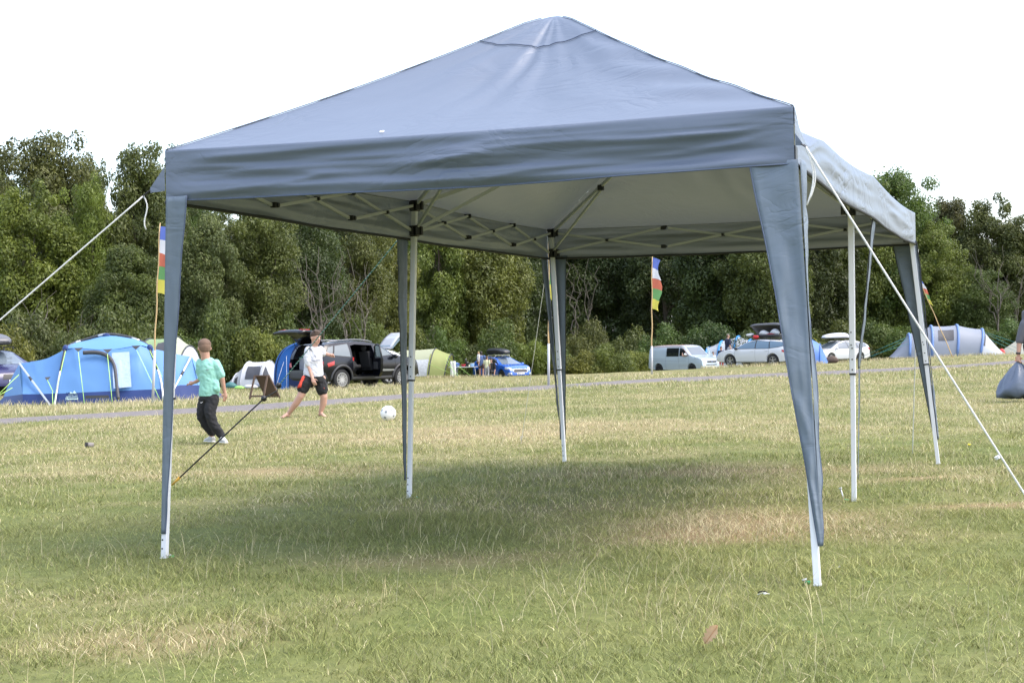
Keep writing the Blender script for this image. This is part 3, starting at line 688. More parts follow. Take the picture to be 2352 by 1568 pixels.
# legs: measured foot of each leg, head tucked inside the frame
FEET = {'FL': (378, 1283), 'FR': (1878, 1345), 'ML': (940, 1145), 'BL': (1297, 1060), 'MR': (1962, 1155), 'BR': (2155, 1065)}
HEADS = {'FL': (-hw + .022, -hl), 'FR': (hw, -hl), 'ML': (-hw, 0), 'MR': (hw - .02, 0), 'BL': (-hw, hl), 'BR': (hw, hl)}
IN = .045
legs = {}
for k, (px, py) in FEET.items():
    foot = to_gaz(G(px, py)); hx, hy = HEADS[k]
    hx -= IN * (1 if hx > 0 else -1); hy -= IN * (0 if abs(hy) < .1 else (1 if hy > 0 else -1))
    head = Vector((hx, hy, 2.03))
    if k == 'MR': head = Vector((hw - .14, -.02, 2.03))
    legs[k] = (foot, head); d = (head - foot).normalized()
    mid = foot + d * .82
    up = MB(); up.bar(mid, head, .037, .037, (0, 1, 0)); leg = up.build('leg', STEEL, gz, bevel=.004)
    lo = MB(); lo.bar(foot + Vector((0, 0, .0)), mid + d * .03, .030, .030, (0, 1, 0)); lo.build('lower_tube', STEEL, leg, bevel=.003)
    co = MB(); co.bar(mid - d * .008, mid + d * .004, .040, .040, (0, 1, 0)); co.build('collar', BLACKP, leg)
    ft = MB(); ft.box(foot + Vector((0, 0, .006)), (.034, .034, .006)); ft.build('foot_plate', STEEL, leg)
    side = Vector((0, -1, 0)) if k[1] == 'L' else Vector((0, -1, 0))
    for z in (.055, .10, .145) if k[1] == 'L' else (1.0, 1.08):
        c = foot + d * z + side * (.0155 if z < .8 else .019) + Vector((-.006, 0, 0))
        MB().tube([c, c + side * .0015], .0048, 8).build('pin_hole', BLACKP, leg)
    for z in (.98, .91, .845):
        c = foot + d * z + side * .0188; MB().tube([c, c + side * .002], .005, 8).build('pin_hole', BLACKP, leg)
    # top bracket and sliding bracket
    for zc, hh in ((2.02, .075), (1.845, .075)):
        if k == 'FL' and 0: continue
        c = foot.lerp(head, (zc - foot.z) / (head.z - foot.z)); b = MB(); b.box(c, (.058, .058, hh))
        ix = -1 if c.x > 0 else 1
        b.box(c + Vector((ix * .042, 0, 0)), (.04, .034, hh * .8))
        for sy_ in ((1, -1) if k[0] == 'M' else ((1,) if k[0] == 'F' else (-1,))): b.box(c + Vector((0, sy_ * .042, 0)), (.034, .04, hh * .8))
        b.box(c + Vector((ix * .034, (.034 if hy < 0 else -.034), .004)), (.03, .03, hh * .9), (0, 0, .785))
        br = b.build('bracket', BLACKP, leg, bevel=.004)
        if zc < 1.9 and k in ('MR', 'BR'): MB().box(c + Vector((-.005, -.030, -.012)), (.026, .012, .036)).build('release_button', REDP, br)
# leg curtains (two tapering wings meeting at the corner)
CURT = M('leg_curtain_canvas', (.165, .205, .255), .42, noise=.05, nscale=2, bump=.3, bscale=9, trans=.2, spec=.45, back=(.20, .235, .24)); creases(CURT, 3.0, .35)
def wing(parent, corner_t, corner_b, dirv, w0, w1, n, seed, amp=.012, hem=None):
    rows = []; out = Vector((0, 0, 1)).cross(dirv)
    for j in range(n + 1):
        t = j / n; c = corner_t.lerp(corner_b, t); row = []
        w = w0 + (w1 - w0) * (t ** .85)
        for i in range(9):
            s = i / 8
            d = amp * (fbm(s * 2.2 + t * 2, t * 9, seed) * 1.6 + .7 * math.sin(3.2 * s + 4 * t + seed) + .9 * fbm(s * 5 - 3 * t, t * 22, seed + 3)) * min(1, s * 3) * min(1, (1 - t) * 12 + .2)
            row.append(c + dirv * (s * w) + out * d + dirv * .012 * fbm(t * 7, s, seed + 8) * s * (1 - t))
        rows.append(row)
    mb = MB(); mb.grid(rows); o = mb.build('leg_curtain', CURT, parent, True, solid=.0012, fix=False)
    MB().tube([r[-1] for r in rows], .003, 5).build('curtain_hem', hem or HEM, o, True)
    return o
X1, Y1 = Vector((1, 0, 0)), Vector((0, 1, 0))
def corner(k): x, y = HEADS[k]; return Vector((x, y, ZV0 + .02))
def low(k, z=.16, off=(0, 0)): f, h = legs[k]; return f.lerp(h, z / 2.03) + Vector((off[0], off[1], 0))
wing(gz, corner('FL') + Vector((.006, -.012, 0)), low('FL', .13, (-.010, -.022)), X1, .118, .022, 60, 1, .008, SEAM)
wing(gz, corner('FL') + Vector((.004, -.006, 0)), low('FL', .13, (-.012, -.02)), Y1, .16, .022, 60, 2, .008, SEAM)
wing(gz, corner('FR') + Vector((.004, -.012, 0)), low('FR', .17, (.030, -.024)), -X1, .215, .012, 80, 3, .014, SEAM)
wing(gz, corner('FR') + Vector((.012, -.004, 0)), low('FR', .17, (.031, -.02)), Y1, .20, .012, 80, 4, .014, SEAM)
wing(gz, corner('ML') + Vector((-.014, .0, 0)), low('ML', .13, (-.026, -.0)), -Y1, .20, .025, 60, 5, .008)
wing(gz, corner('MR') + Vector((.012, .03, 0)), low('MR', .85, (.034, .03)), Y1, .12, .05, 50, 6, .005)
wing(gz, corner('MR') + Vector((.012, .03, 0)), low('MR', .85, (.034, .03)), -Y1, .06, .02, 50, 16, .005)
wing(gz, low('MR', .86, (.034, .03)), low('MR', .15, (.022, .02)), Y1, .05, .015, 30, 26, .003)
wing(gz, corner('BL') + Vector((0, .012, 0)), low('BL', .2, (-.02, .026)), X1, .17, .03, 50, 7, .008)
wing(gz, corner('BL') + Vector((-.012, 0, 0)), low('BL', .2, (-.026, .02)), -Y1, .16, .03, 50, 8, .008)
wing(gz, corner('BR') + Vector((0, .012, 0)), low('BR', .2, (.02, .026)), -X1, .19, .03, 50, 9, .008)
wing(gz, corner('BR') + Vector((.012, 0, 0)), low('BR', .2, (.026, .02)), -Y1, .06, .03, 50, 10, .01)
# scissor trusses
def scissor(a, b, n=3, z0=1.862, z1=2.02, inward=Vector((0, 0, 0))):
    a, b = Vector(a), Vector(b); ax = (b - a).normalized(); nrm = ax.cross(Vector((0, 0, 1))).normalized()
    def at(t, z): p = a.lerp(b, t); return Vector((p.x, p.y, z))
    for i in range(n):
        t0, t1 = i / n, (i + 1) / n
        lo0, hi0 = (1.845, 2.02) if i == 0 else (z0, z1); lo1, hi1 = (1.845, 2.02) if i == n - 1 else (z0, z1)
        for s, (za, zb) in ((1, (lo0, hi1)), (-1, (hi0, lo1))):
            MB().bar(at(t0, za) + nrm * s * .009 + ax * .03, at(t1, zb) + nrm * s * .009 - ax * .03, .012, .018).build('truss_bar', BARM, gz)
        c = at((t0 + t1) / 2, (lo0 + hi0 + lo1 + hi1) / 4)
        m = MB(); m.box(c, (.03, .03, .024)); m.tube([c - nrm * .028, c + nrm * .028], .011, 8); m.build('truss_joint', BLACKP, gz)
        if i < n - 1:
            for z in (z0, z1):
                c = at(t1, z); m = MB(); m.box(c - ax * .012, (.034, .034, .03)); m.tube([c - nrm * .024, c + nrm * .024], .013, 8)
                if z > 1.95: m.box(c + Vector((0, 0, .012)), (.045, .03, .012))
                m.build('truss_joint', BLACKP, gz)
HZ = {k: v[1] for k, v in legs.items()}
for a, b in (('FL', 'ML'), ('ML', 'BL'), ('FR', 'MR'), ('MR', 'BR'), ('BL', 'BR'), ('FL', 'FR')): scissor(HZ[a], HZ[b])
# roof arms and peak posts
def arm(frm, to, hinge=.42):
    a = Vector(frm); b = Vector(to); hgt = a.lerp(b, hinge)
    MB().bar(a, b, .014, .026).build('roof_arm', BARM, gz)
    MB().bar(Vector((a.x, a.y, 1.85)), hgt - Vector((0, 0, .03)), .012, .022).build('roof_strut', BARM, gz)
    m = MB(); m.box(hgt - Vector((0, 0, .012)), (.045, .045, .045)); m.build('arm_joint', BLACKP, gz)
for k, pk_ in (('FL', PKF), ('FR', PKF), ('ML', PKF), ('MR', PKF), ('BL', PKB), ('BR', PKB), ('ML', PKB), ('MR', PKB)):
    arm(HZ[k] + Vector((0, 0, -.01)), pk_ - Vector((0, 0, .12)))
for p in (PKF, PKB):
    m = MB(); m.tube([p - Vector((0, 0, .5)), p - Vector((0, 0, .06))], .018, 10); m.build('peak_post', BARM, gz, True)
    m = MB(); m.tube([p - Vector((0, 0, .16)), p - Vector((0, 0, .10))], .05, 10); m.ell(p - Vector((0, 0, .085)), (.05, .05, .03)); m.build('peak_hub', BLACKP, gz, True)
# corner straps
def strap(cnr, d, f=1.0):
    c = Vector(cnr); d = Vector(d).normalized() * f; up = Vector((0, 0, f))
    tip = c + d * .075 - up * .05
    m = MB(); m.add([c + up * .065, c - up * .055, tip - up * .012, tip + up * .012], [(0, 1, 2, 3)]); m.build('guy_tab', CANVAS, gz, solid=.003)
    t2 = tip + d * .035 - up * .026
    m = MB(); m.bar(tip, t2, .028, .004); m.build('tab_webbing', HEM, gz)
    return from_gaz(t2)
s_fl = strap((-hw + .018, -hl - .004, 1.905), to_gaz(G(-655, 1300)).xy.to_3d() - cFL.xy.to_3d())
s_fr = strap((hw - .006, -hl - .002, 1.905), (.6, -.25, 0), .45)
# guy ropes
ROPEW = M('white_rope', (.75, .74, .72), .7, bump=.5, bscale=300)
ROPEG = M('green_rope', (.02, .16, .10), .7)
def rope(name, pts, r, mat, label, cat='guy rope', sag=0, n=24, group=None):
    pts = [Vector(p) for p in pts]; out = []
    for i in range(len(pts) - 1):
        for k in range(n):
            t = k / n; q = pts[i].lerp(pts[i + 1], t); q.z -= sag * math.sin(math.pi * t); out.append(q)
    out.append(pts[-1]); o0 = pts[0].copy()
    t = thing(name, label, cat, pts[-1], 0, group)
    MB().tube([p - pts[-1] for p in out], r, 7).build('cord', mat, t, True)
    return t
def peg(t, p, d, mat):
    m = MB(); p = Vector(p); d = Vector(d).normalized()
    m.tube([p - d * .03, p + d * .07, p + d * .085 + Vector((.018, 0, -.004)), p + d * .07 + Vector((.022, 0, -.012))], .0035, 6); m.build('peg', mat, t, True)
PEGM = M('steel_peg', (.5, .5, .5), .35, metal=.9)
e = G(-655, 1300); t = rope('guy_rope', [s_fl, e], .0042, ROPEW, 'taut white guy rope running off the left front gazebo corner'); peg(t, (0, 0, 0), (.3, 0, 1), PEGM)
MB().tube([s_fl - e + Vector((0.002 * k, 0, -.021 * k)) + Vector((.012 * math.sin(k * .7), 0, 0)) for k in range(9)], .0038, 6).build('loose_end', ROPEW, t, True)
e = G(2480, 1335); t = rope('guy_rope', [s_fr, e], .0046, ROPEW, 'taut white guy rope running from the right front gazebo corner'); peg(t, (0, 0, 0), (-.3, 0, 1), PEGM)
for k, off in ((.005, .03), (.004, .055)):
    MB().tube([s_fr - e + Vector((off * math.sin(math.pi * j / 12) * (1 if k > .0045 else .7), 0, -.021 * j)) for j in range(13 if off < .05 else 12)], .0038, 6).build('loose_end', ROPEW, t, True)
MB().tube([P(2290, 1047, 6.7) - e, P(2293, 1052, 6.7) - e], .014, 8).build('adjuster', M('slider', (.7, .7, .72), .4), t)
top = from_gaz((-hw - .02, .0, 1.86)); e = G(395, 1122) + Vector((0, 0, .03)); j1 = P(640, 885, 11.25); j2 = P(606, 915, 11.35)
t = rope('guy_rope', [top, j1], .0036, ROPEG, 'green and white guy rope ending in a black bungee at the middle left leg'); t.name = 'bungee_guy_rope'
d_ = (j1 - top); m = MB(); ax = d_.normalized(); sx = ax.cross(Vector((0, 1, 0))).normalized(); sy_ = ax.cross(sx)
m.tube([top - j1 + d_ * (k / 360) + (sx * math.cos(k * 1.05) + sy_ * math.sin(k * 1.05)) * .003 for k in range(361)], .0017, 4); m.build('white_fleck', ROPEW, t, True)
m = MB(); m.tube([Vector((0, 0, 0)), (j2 - j1) * .35 + Vector((.03, 0, -.005)), (j2 - j1)], .004, 6); m.build('wire_hook', BLACKP, t, True)
m = MB(); m.tube([(j2 - j1), (e - j1)], .0062, 8); m.ell(j2 - j1, (.022, .022, .022)); m.ell((0, 0, 0), (.022, .022, .022)); m.build('bungee', BLACKP, t, True)
m = MB(); m.tube([(e - j1) + (j2 - e).normalized() * .10, e - j1], [.012, .008], 8); m.build('peg_hook', M('amber_plastic', (.55, .30, .03), .4), t, True)
top = from_gaz((-hw - .01, hl + .01, 1.80)); e = G(1197, 1020) + Vector((0, 0, .01)); t = rope('guy_rope', [top, e], .003, ROPEW, 'thin white guy rope at the far left gazebo corner'); peg(t, (0, 0, 0), (0, 0, 1), PEGM)
top = from_gaz((hw + .02, hl + .02, 1.75)); e = G(2137, 1012) + Vector((0, 0, .01)); e = from_gaz((hw - .12, hl + .75, .03)); t = rope('guy_rope', [top, e], .0045, ROPEW, 'thin white cord hanging beside the far right gazebo leg')
# pegs by the feet
GREENP = M('green_plastic', (.03, .40, .14), .4)
def foot_peg(px, py, lab, ln=.05, shaft=True, tilt=(-.35, 0, 1)):
    g = G(px, py); t = thing('tent_peg', lab, 'tent peg', g, 0, 'green-topped tent pegs'); d = Vector(tilt).normalized()
    m = MB(); m.tube([Vector((0, 0, -.02)), d * ln], .0045, 7); m.tube([d * ln, d * (ln + .006)], .011, 8); m.build('shaft', PEGM, t, True)
    m = MB(); m.box((.004, 0, .010), (.022, .014, .012), (.3, .4, .2)); m.tube([(.008, 0, .014), (.016, 0, .014), (.016, 0, .004)], .004, 6); m.build('cap', GREENP, t, bevel=.003)
foot_peg(1942, 1152, 'steel tent peg leaning beside the middle right gazebo foot', .09)
foot_peg(1852, 1342, 'green-capped tent peg beside the front right gazebo foot', .02)
foot_peg(392, 1282, 'green-capped tent peg at the front left gazebo foot', .015)
foot_peg(957, 1146, 'green-capped tent peg at the middle left gazebo foot', .015)
# ================================================================== tents
def cloth(name, col, trans=.22, rough=.5, back=None, bump=.15):
    return M(name, col, rough, noise=.05, nscale=2, bump=bump, bscale=6, trans=trans, spec=.35, back=back)
TBLUE = cloth('tent_blue', (.125, .275, .55)); TROOF = cloth('tent_blue_roof', (.145, .32, .59)); TNAVY = cloth('tent_navy', (.018, .04, .15), .05)
TGREYD = cloth('tent_charcoal', (.06, .06, .065), .05); TWIN = M('tent_window_film', (.33, .42, .60), .25, noise=.12, nscale=9, bump=.5, bscale=14)
LIME = M('lime_cord', (.42, .70, .16), .6); POLE_D = M('pole_sleeve', (.035, .036, .042), .6); POLE_S = M('alloy_pole', (.62, .62, .62), .3, metal=.8)
def polyat(pts, s):
    k = s * (len(pts) - 1); i = min(int(k), len(pts) - 2); f = k - i
    return pts[i].lerp(pts[i + 1], f)
def ruled(name, A, B, mat, parent, nu=24, nv=8, bulge=0., seed=0, wr=.012, solid=0):
    """cloth stretched between two polylines; bulge pushes it towards the viewer side"""
    rows = []
    n0 = (A[-1] - A[0]).cross(B[0] - A[0]); n0 = n0.normalized() if n0.length > 1e-6 else Vector((0, -1, 0))
    if n0.y > 0: n0 = -n0
    for j in range(nv + 1):
        t = j / nv; rows.append([polyat(A, i / nu).lerp(polyat(B, i / nu), t) + n0 * (bulge * math.sin(math.pi * t) + wr * 2 * fbm(i / nu * 6 + t, t * 3, seed) * math.sin(math.pi * t)) for i in range(nu + 1)])
    mb = MB(); mb.grid(rows); return mb.build(name, mat, parent, True, fix=False)
def sm_line(pts, n=5):
    out = []
    for i in range(len(pts) - 1):
        p0, p1, p2, p3 = pts[max(i - 1, 0)], pts[i], pts[i + 1], pts[min(i + 2, len(pts) - 1)]
        for k in range(n):
            t = k / n; out.append(.5 * ((2 * p1) + (p2 - p0) * t + (2 * p0 - 5 * p1 + 4 * p2 - p3) * t * t + (3 * p1 - p0 - 3 * p2 + p3) * t ** 3))
    out.append(pts[-1]); return out
def guy(parent, pts, r=.006, mat=None, name='guy_line'):
    return MB().tube(pts, r, 5).build(name, mat or LIME, parent, True)

# --- the big blue family tent on the left
TO_ = P(250, 931, 42); TO_.z = tz(TO_.x, TO_.y) - .03
bt = thing('family_tent', 'large sky-blue and navy family tent with lime guy lines at the left', 'tent', TO_)
Q = lambda px, py, dd=0.: P(px, py, 42 + dd) - TO_
arc = sm_line([Q(151, 801, -.3), Q(170, 790, -.1), Q(198, 781.5), Q(244, 769.5), Q(291, 774.5), Q(327, 786.5, -.1), Q(343.5, 799, -.3)])
base = [Q(124, 935, -1.35), Q(210, 933, -1.45), Q(300, 930, -1.45), Q(377, 927, -1.35)]
skt = [Q(128, 904, -1.22), Q(210, 900, -1.3), Q(300, 896, -1.3), Q(372, 893, -1.22)]
seam = [Q(150, 803, -.45), Q(170, 799, -.6), Q(250, 803, -.72), Q(320, 793, -.6), Q(344, 800, -.45)]
ruled('skirt', base, skt, TNAVY, bt, 30, 3, .0, 1)
ruled('wall_panel', skt, seam, TBLUE, bt, 40, 12, .05, 2, .03)
ruled('roof_panel', sm_line(seam), arc, TROOF, bt, 40, 6, .06, 3)
bback = [Q(124, 934, 1.9), Q(377, 927, 1.9)]
ruled('roof_panel', arc, bback, TROOF, bt, 30, 10, -.1, 4)
# left porch
rl = sm_line([Q(151, 801, -.3), Q(110, 822, -.2), Q(75, 830, -.1), Q(45.6, 834.5, 0)]); bl = [Q(124, 935, -1.35), Q(88, 935, -1.2), Q(52, 934, -1.0)]
kl = [Q(127, 903, -1.2), Q(88, 905, -1.0), Q(52, 905, -.85)]
ruled('skirt', bl, kl, TNAVY, bt, 16, 3, 0, 5); ruled('porch_panel', kl, rl, TBLUE, bt, 24, 10, -.05, 6, .03)
ruled('skirt', [Q(52, 934, -1.0), Q(-12, 931, .2)], [Q(52, 905, -.85), Q(8, 911, .1)], TNAVY, bt, 8, 3, 0, 7)
ruled('porch_panel', [Q(52, 905, -.85), Q(8, 911, .1)], [Q(45.6, 834.5, 0), Q(44, 836, .05)], TBLUE, bt, 10, 8, .02, 8)
ruled('porch_panel', rl, [Q(124, 934, 1.9), Q(0, 931, 1.4)], TROOF, bt, 16, 8, 0, 9)
# right porch
rr_ = sm_line([Q(343.5, 799, -.3), Q(385, 808, -.2), Q(415, 815, -.1), Q(440, 818.5, 0)]); br_ = [Q(377, 927, -1.35), Q(415, 924, -1.2), Q(455, 922, -1.0)]
kr = [Q(372, 893, -1.2), Q(415, 884, -1.0), Q(455, 884, -.85)]
ruled('skirt', br_, kr, TNAVY, bt, 16, 3, 0, 11); ruled('porch_panel', kr, rr_, TBLUE, bt, 24, 10, -.05, 12, .03)
ruled('skirt', [Q(455, 922, -1.0), Q(518, 913, .2)], [Q(455, 884, -.85), Q(492, 890, .1)], TNAVY, bt, 8, 3, 0, 13)
ruled('porch_panel', [Q(455, 884, -.85), Q(492, 890, .1)], [Q(440, 818.5, 0), Q(441, 820, .05)], TROOF, bt, 10, 8, .02, 14)
ruled('porch_panel', rr_, [Q(377, 927, 1.9), Q(512, 915, 1.4)], TROOF, bt, 16, 8, 0, 15)
# poles
MB().tube([p + Vector((0, -.03, .02)) for p in arc], .045, 8).build('roof_pole', POLE_D, bt, True)
for a, b in ((.20, .27), (.44, .50), (.72, .80)):
    k = [polyat(arc, a + (b - a) * i / 4) + Vector((0, -.05, .02)) for i in range(5)]; MB().tube(k, .036, 6).build('pole_ferrule', POLE_S, bt, True)
for p0, p1, c in (((151, 800, -.4), (126, 934, -1.4), 1), ((344, 799, -.4), (377, 927, -1.4), 1), ((45, 833, -.05), (120, 935, -1.5), 0), ((440, 818, -.05), (383, 927, -1.5), 0)):
    a, b = Q(*p0), Q(*p1); m_ = a.lerp(b, .55)
    if c: m_ = m_ + Vector((.09 if p0[0] > 250 else -.0, -.05, .02))
    L1 = sm_line([a, m_, b], 8)
    MB().tube([p + Vector((0, -.05, 0)) for p in L1], .03, 7).build('pole', POLE_S, bt, True)
    MB().tube([p + Vector((0, -.055, 0)) for p in L1[(0 if c else 5):(7 if c else 7)]], .034, 7).build('pole_sleeve', POLE_D, bt, True)
for px, py in ((151, 801), (344, 800)):
    MB().ell(Q(px, py, -.45), (.09, .07, .11)).build('hub_cover', TNAVY, bt, True)
MB().ell(Q(244, 769.5, -.05), (.12, .06, .05)).build('hub_cover', TNAVY, bt, True)
# door, window, badges
dw = lambda px, py: Q(px, py, -.72 - .58 * max(0, py - 803) / 97 - .14 if py < 905 else -1.60)
arch = sm_line([dw(191, 810), dw(215, 809), dw(236, 812), dw(252, 822), dw(262, 838), dw(266, 860), dw(269, 890), dw(272, 915)])
MB().tube(arch, [.055] * 18 + [.045] * (len(arch) - 18), 8).build('rolled_door', TGREYD, bt, True)
w4 = [dw(256.5, 810), dw(297, 807.5), dw(302, 888), dw(261, 892)]
ruled('window', [w4[0], w4[1]], [w4[3], w4[2]], TWIN, bt, 10, 10, .0, 21, .02)
MB().add([dw(196, 908), dw(249, 907), dw(251, 914), dw(196, 915)], [(0, 1, 2, 3)]).build('door_sill', TGREYD, bt)
for px, py, w in ((181, 803, 11), (248, 806, 11), (313, 798, 11), (110, 870, 7)):
    MB().add([dw(px - w, py - 4) + Vector((0, -.03, 0)), dw(px + w, py - 5) + Vector((0, -.03, 0)), dw(px, py + 5) + Vector((0, -.06, 0))], [(0, 1, 2)]).build('guy_patch', TGREYD, bt)
for a, b in (((181, 808), (194.5, 932)), ((248, 813), (258, 925)), ((315, 804), (369, 921)), ((152, 806), (121, 935)), ((110, 872), (122, 900)), ((122, 900), (121, 935)), ((45, 860), (-3, 905)), ((30, 890), (-3, 908)), ((345, 805), (372, 865))):
    guy(bt, [dw(*a) + Vector((0, -.06, 0)), Q(b[0], b[1], -1.85)], .009)
WHITEP = M('pale_print', (.62, .80, .70), .6)
def text3(body, size, loc, parent, mat, rot=(math.pi / 2, 0, 0), name='lettering', bold=0, ext=.002):
    cu = bpy.data.curves.new(name, 'FONT'); cu.body = body; cu.size = size; cu.align_x = 'CENTER'; cu.align_y = 'CENTER'; cu.extrude = ext; cu.offset = bold; cu.resolution_u = 2
    tmp = bpy.data.objects.new(name, cu); COL.objects.link(tmp); bpy.context.view_layer.update()
    me = bpy.data.meshes.new_from_object(tmp.evaluated_get(bpy.context.evaluated_depsgraph_get())); bpy.data.objects.remove(tmp); me.materials.clear()
    o = link(name, me, mat, parent); o.location = loc; o.rotation_euler = rot; return o
c = Q(165, 908, -1.62)
MB().add([c + Vector((x, 0, z)) for x, z in ((-.10, .0), (-.03, .10), (.02, .06), (.07, .13), (.16, .0))], [(0, 1, 2, 3, 4)]).build('mountain_badge', WHITEP, bt)
text3('Khyam', .11, c + Vector((.01, -.004, .035)), bt, TNAVY, bold=.004); text3('Harewood', .075, c + Vector((0, -.004, -.085)), bt, WHITEP, bold=.003)
MB().bar(c + Vector((-.15, 0, -.03)), c + Vector((.15, 0, -.03)), .004, .016).build('badge_line', WHITEP, bt)

# --- generic hooped tent
def hoop_tent(name, label, o, yaw, hoops, mats, pole=None, pr=.02, wins=(), ends=(None, None), skirt=None, power=.8, seed=0, tilt=0., fold=.03, group=None, guys=(), cat='tent'):
    t = thing(name, label, cat, o, yaw, group); n = 20
    def pt(h, a, grow=0):
        x, w, hh = h[:3]; ln = h[3] if len(h) > 3 else 0
        s = math.sin(a); z = (hh + grow) * max(0, s) ** power; return Vector((x + ln * z, -(w / 2 + grow) * math.cos(a) * (1 - .12 * s), z))
    for i in range(len(hoops) - 1):
        a, b = hoops[i], hoops[i + 1]; rows = []
        for j in range(9):
            u = j / 8; row = []
            for k in range(n + 1):
                an = math.pi * k / n; p = pt(a, an).lerp(pt(b, an), u); c = math.sin(math.pi * u)
                nn = Vector((0, -math.cos(an), math.sin(an))); row.append(p - nn * (fold * c * math.sin(an)) + nn * .015 * fbm(u * 4, k * .5, seed + i) * c)
            rows.append(row)
        mb = MB(); mb.grid(rows); mb.build('panel', mats[i % len(mats)], t, True)
    if pole:
        for i, h in enumerate(hoops):
            if h[2] > .3: MB().tube([pt(h, math.pi * k / n, .012) for k in range(n + 1)], pr, 8).build('hoop', pole, t, True)
    for side, mat in zip((0, -1), ends):
        if mat is None: continue
        h = hoops[side]; ex = (-1 if side == 0 else 1); rows = []
        for k in range(n + 1):
            an = math.pi * k / n; p = pt(h, an); q = Vector((h[0] + ex * .35 * (1 - p.z / max(h[2], .01)), p.y, 0)); rows.append([p, p.lerp(Vector((q.x, p.y, 0)), .5), Vector((q.x, p.y, 0))])
        mb = MB(); mb.grid(rows); mb.build('end_panel', mat, t, True)
    for i, u0, u1, a0, a1, mat, nm in wins:
        a, b = hoops[i], hoops[i + 1]; rows = []
        for j in range(9):
            u = u0 + (u1 - u0) * j / 8; row = []
            for k in range(9):
                an = a0 + (a1 - a0) * k / 8; p = pt(a, an).lerp(pt(b, an), u); nn = Vector((0, -math.cos(an), math.sin(an)))
                row.append(p - nn * (fold * math.sin(math.pi * u) * math.sin(an)) + nn * (.02 + .012 * fbm(u * 9, an * 6, 5)))
            rows.append(row)
        mb = MB(); mb.grid(rows); mb.build(nm, mat, t, True)
    if skirt:
        for i in range(len(hoops) - 1):
            a, b = pt(hoops[i], .0), pt(hoops[i + 1], .0); up = Vector((0, 0, .16)); ot = Vector((0, -.012, 0))
            mb = MB(); mb.add([a + ot, b + ot, b + ot + up, a + ot + up], [(0, 1, 2, 3)]); mb.build('skirt', skirt, t)
    for a, b, m_ in guys: guy(t, [Vector(a), Vector(b)], .009, m_)
    return t
TLIME = cloth('tent_lime', (.29, .32, .11), .25); TLIMEL = cloth('tent_pale_lime', (.46, .49, .34), .3); TGREEN = cloth('tent_leaf_green', (.25, .35, .17), .25)
TWHITE = cloth('tent_white', (.60, .62, .66), .3); TSILV = M('silver_film', (.42, .44, .46), .25, noise=.35, nscale=7, bump=.8, bscale=9); TGREY = cloth('tent_grey', (.25, .275, .33), .2)
TABLUE = M('air_beam_blue', (.11, .19, .40), .5); TDK = M('tent_dark_mesh', (.04, .042, .05), .5, noise=.3); TCREAM = cloth('tent_cream', (.58, .56, .46), .3); TDB = cloth('tent_deep_blue', (.025, .12, .40), .2); TDB2 = cloth('tent_navy_side', (.012, .025, .09), .05)
TEAL = M('teal_cord', (.03, .20, .20), .6); BEACHB = cloth('beach_blue', (.06, .33, .75), .3); BEACHW = cloth('beach_white', (.68, .72, .78), .4); TSKY = cloth('tent_sky', (.12, .24, .60), .25)
g = on_ground(395, 50)
hoop_tent('dome_tent', 'lime green tent with grey panel peeping over the blue family tent', g, R(-8), [(-1.2, .4, .9), (-.75, 2.8, 1.80), (.15, 2.8, 1.86), (.60, 2.6, 1.55), (1.05, 1.8, .4)], [TGREEN, TGREEN, TLIMEL, TWHITE], POLE_D, .025, wins=[(1, .55, .9, .6, 1.1, TGREYD, 'vent')], seed=3)
g = on_ground(580, 62); g.z -= .02
hoop_tent('dome_tent', 'small white tunnel tent with dark window behind the sandwich board', g, R(-14), [(-1.15, .8, .12), (-.62, 1.5, .62), (-.15, 1.9, 1.06), (.72, 1.9, 1.08), (1.0, 1.5, .15)], [TWHITE], TWHITE, .018, wins=[(2, .2, .9, .28, .9, TDK, 'window'), (1, .25, .6, .1, .5, TGREYD, 'vent'), (3, .1, .7, .2, 1.0, TDK, 'door_mesh')], seed=4, guys=[((.75, -1.0, .75), (1.3, -1.9, 0), TWHITE), ((.75, -1.0, .6), (1.2, -2.2, 0), TWHITE), ((.72, -.9, .9), (1.35, -2.0, 0), TWHITE)])
# clutter in front of the white tent
def lump(name, label, cat, px, D, r, mat, dz=0, rot=0, seed=0):
    g = on_ground(px, D); t = thing(name, label, cat, g, rot); rng = np.random.default_rng(seed)
    mb = MB(); mb.ell((0, 0, r[2] * .8 + dz), r, 14, 9); mb.v = [(x * (1 + .12 * math.sin(7 * z + seed)), y * (1 + .1 * math.sin(9 * x)), max(0, z * (1 + .1 * math.sin(6 * x + seed)))) for x, y, z in mb.v]
    mb.build('body', mat, t, True); return t
BAGG = M('bag_grey', (.28, .29, .34), .7, noise=.2); BAGT = M('bag_teal', (.03, .12, .12), .6); BAGL = M('bag_lime', (.25, .55, .10), .6); BAGB = M('bag_blue', (.05, .10, .40), .6)
lump('holdall_bag', 'grey holdall on the grass in front of the white tunnel tent', 'bag', 612, 58, (.42, .3, .17), BAGG, seed=1)
lump('holdall_bag', 'dark teal bag lying at the left foot of the white tent', 'bag', 528, 58, (.25, .2, .14), BAGT, seed=2)
lump('ground_mat', 'bright lime folded mat in front of the white tent', 'mat', 549, 57.5, (.22, .2, .07), BAGL, seed=3)
lump('holdall_bag', 'pale grey rolled bag beside the lime mat', 'bag', 575, 57.5, (.3, .2, .10), M('bag_pale', (.5, .5, .52), .7), seed=4)
lump('rolled_sleeping_bag', 'blue and white rolled sleeping bag behind the grey holdall', 'sleeping bag', 603, 59, (.16, .14, .12), BAGB, dz=.15, seed=5)
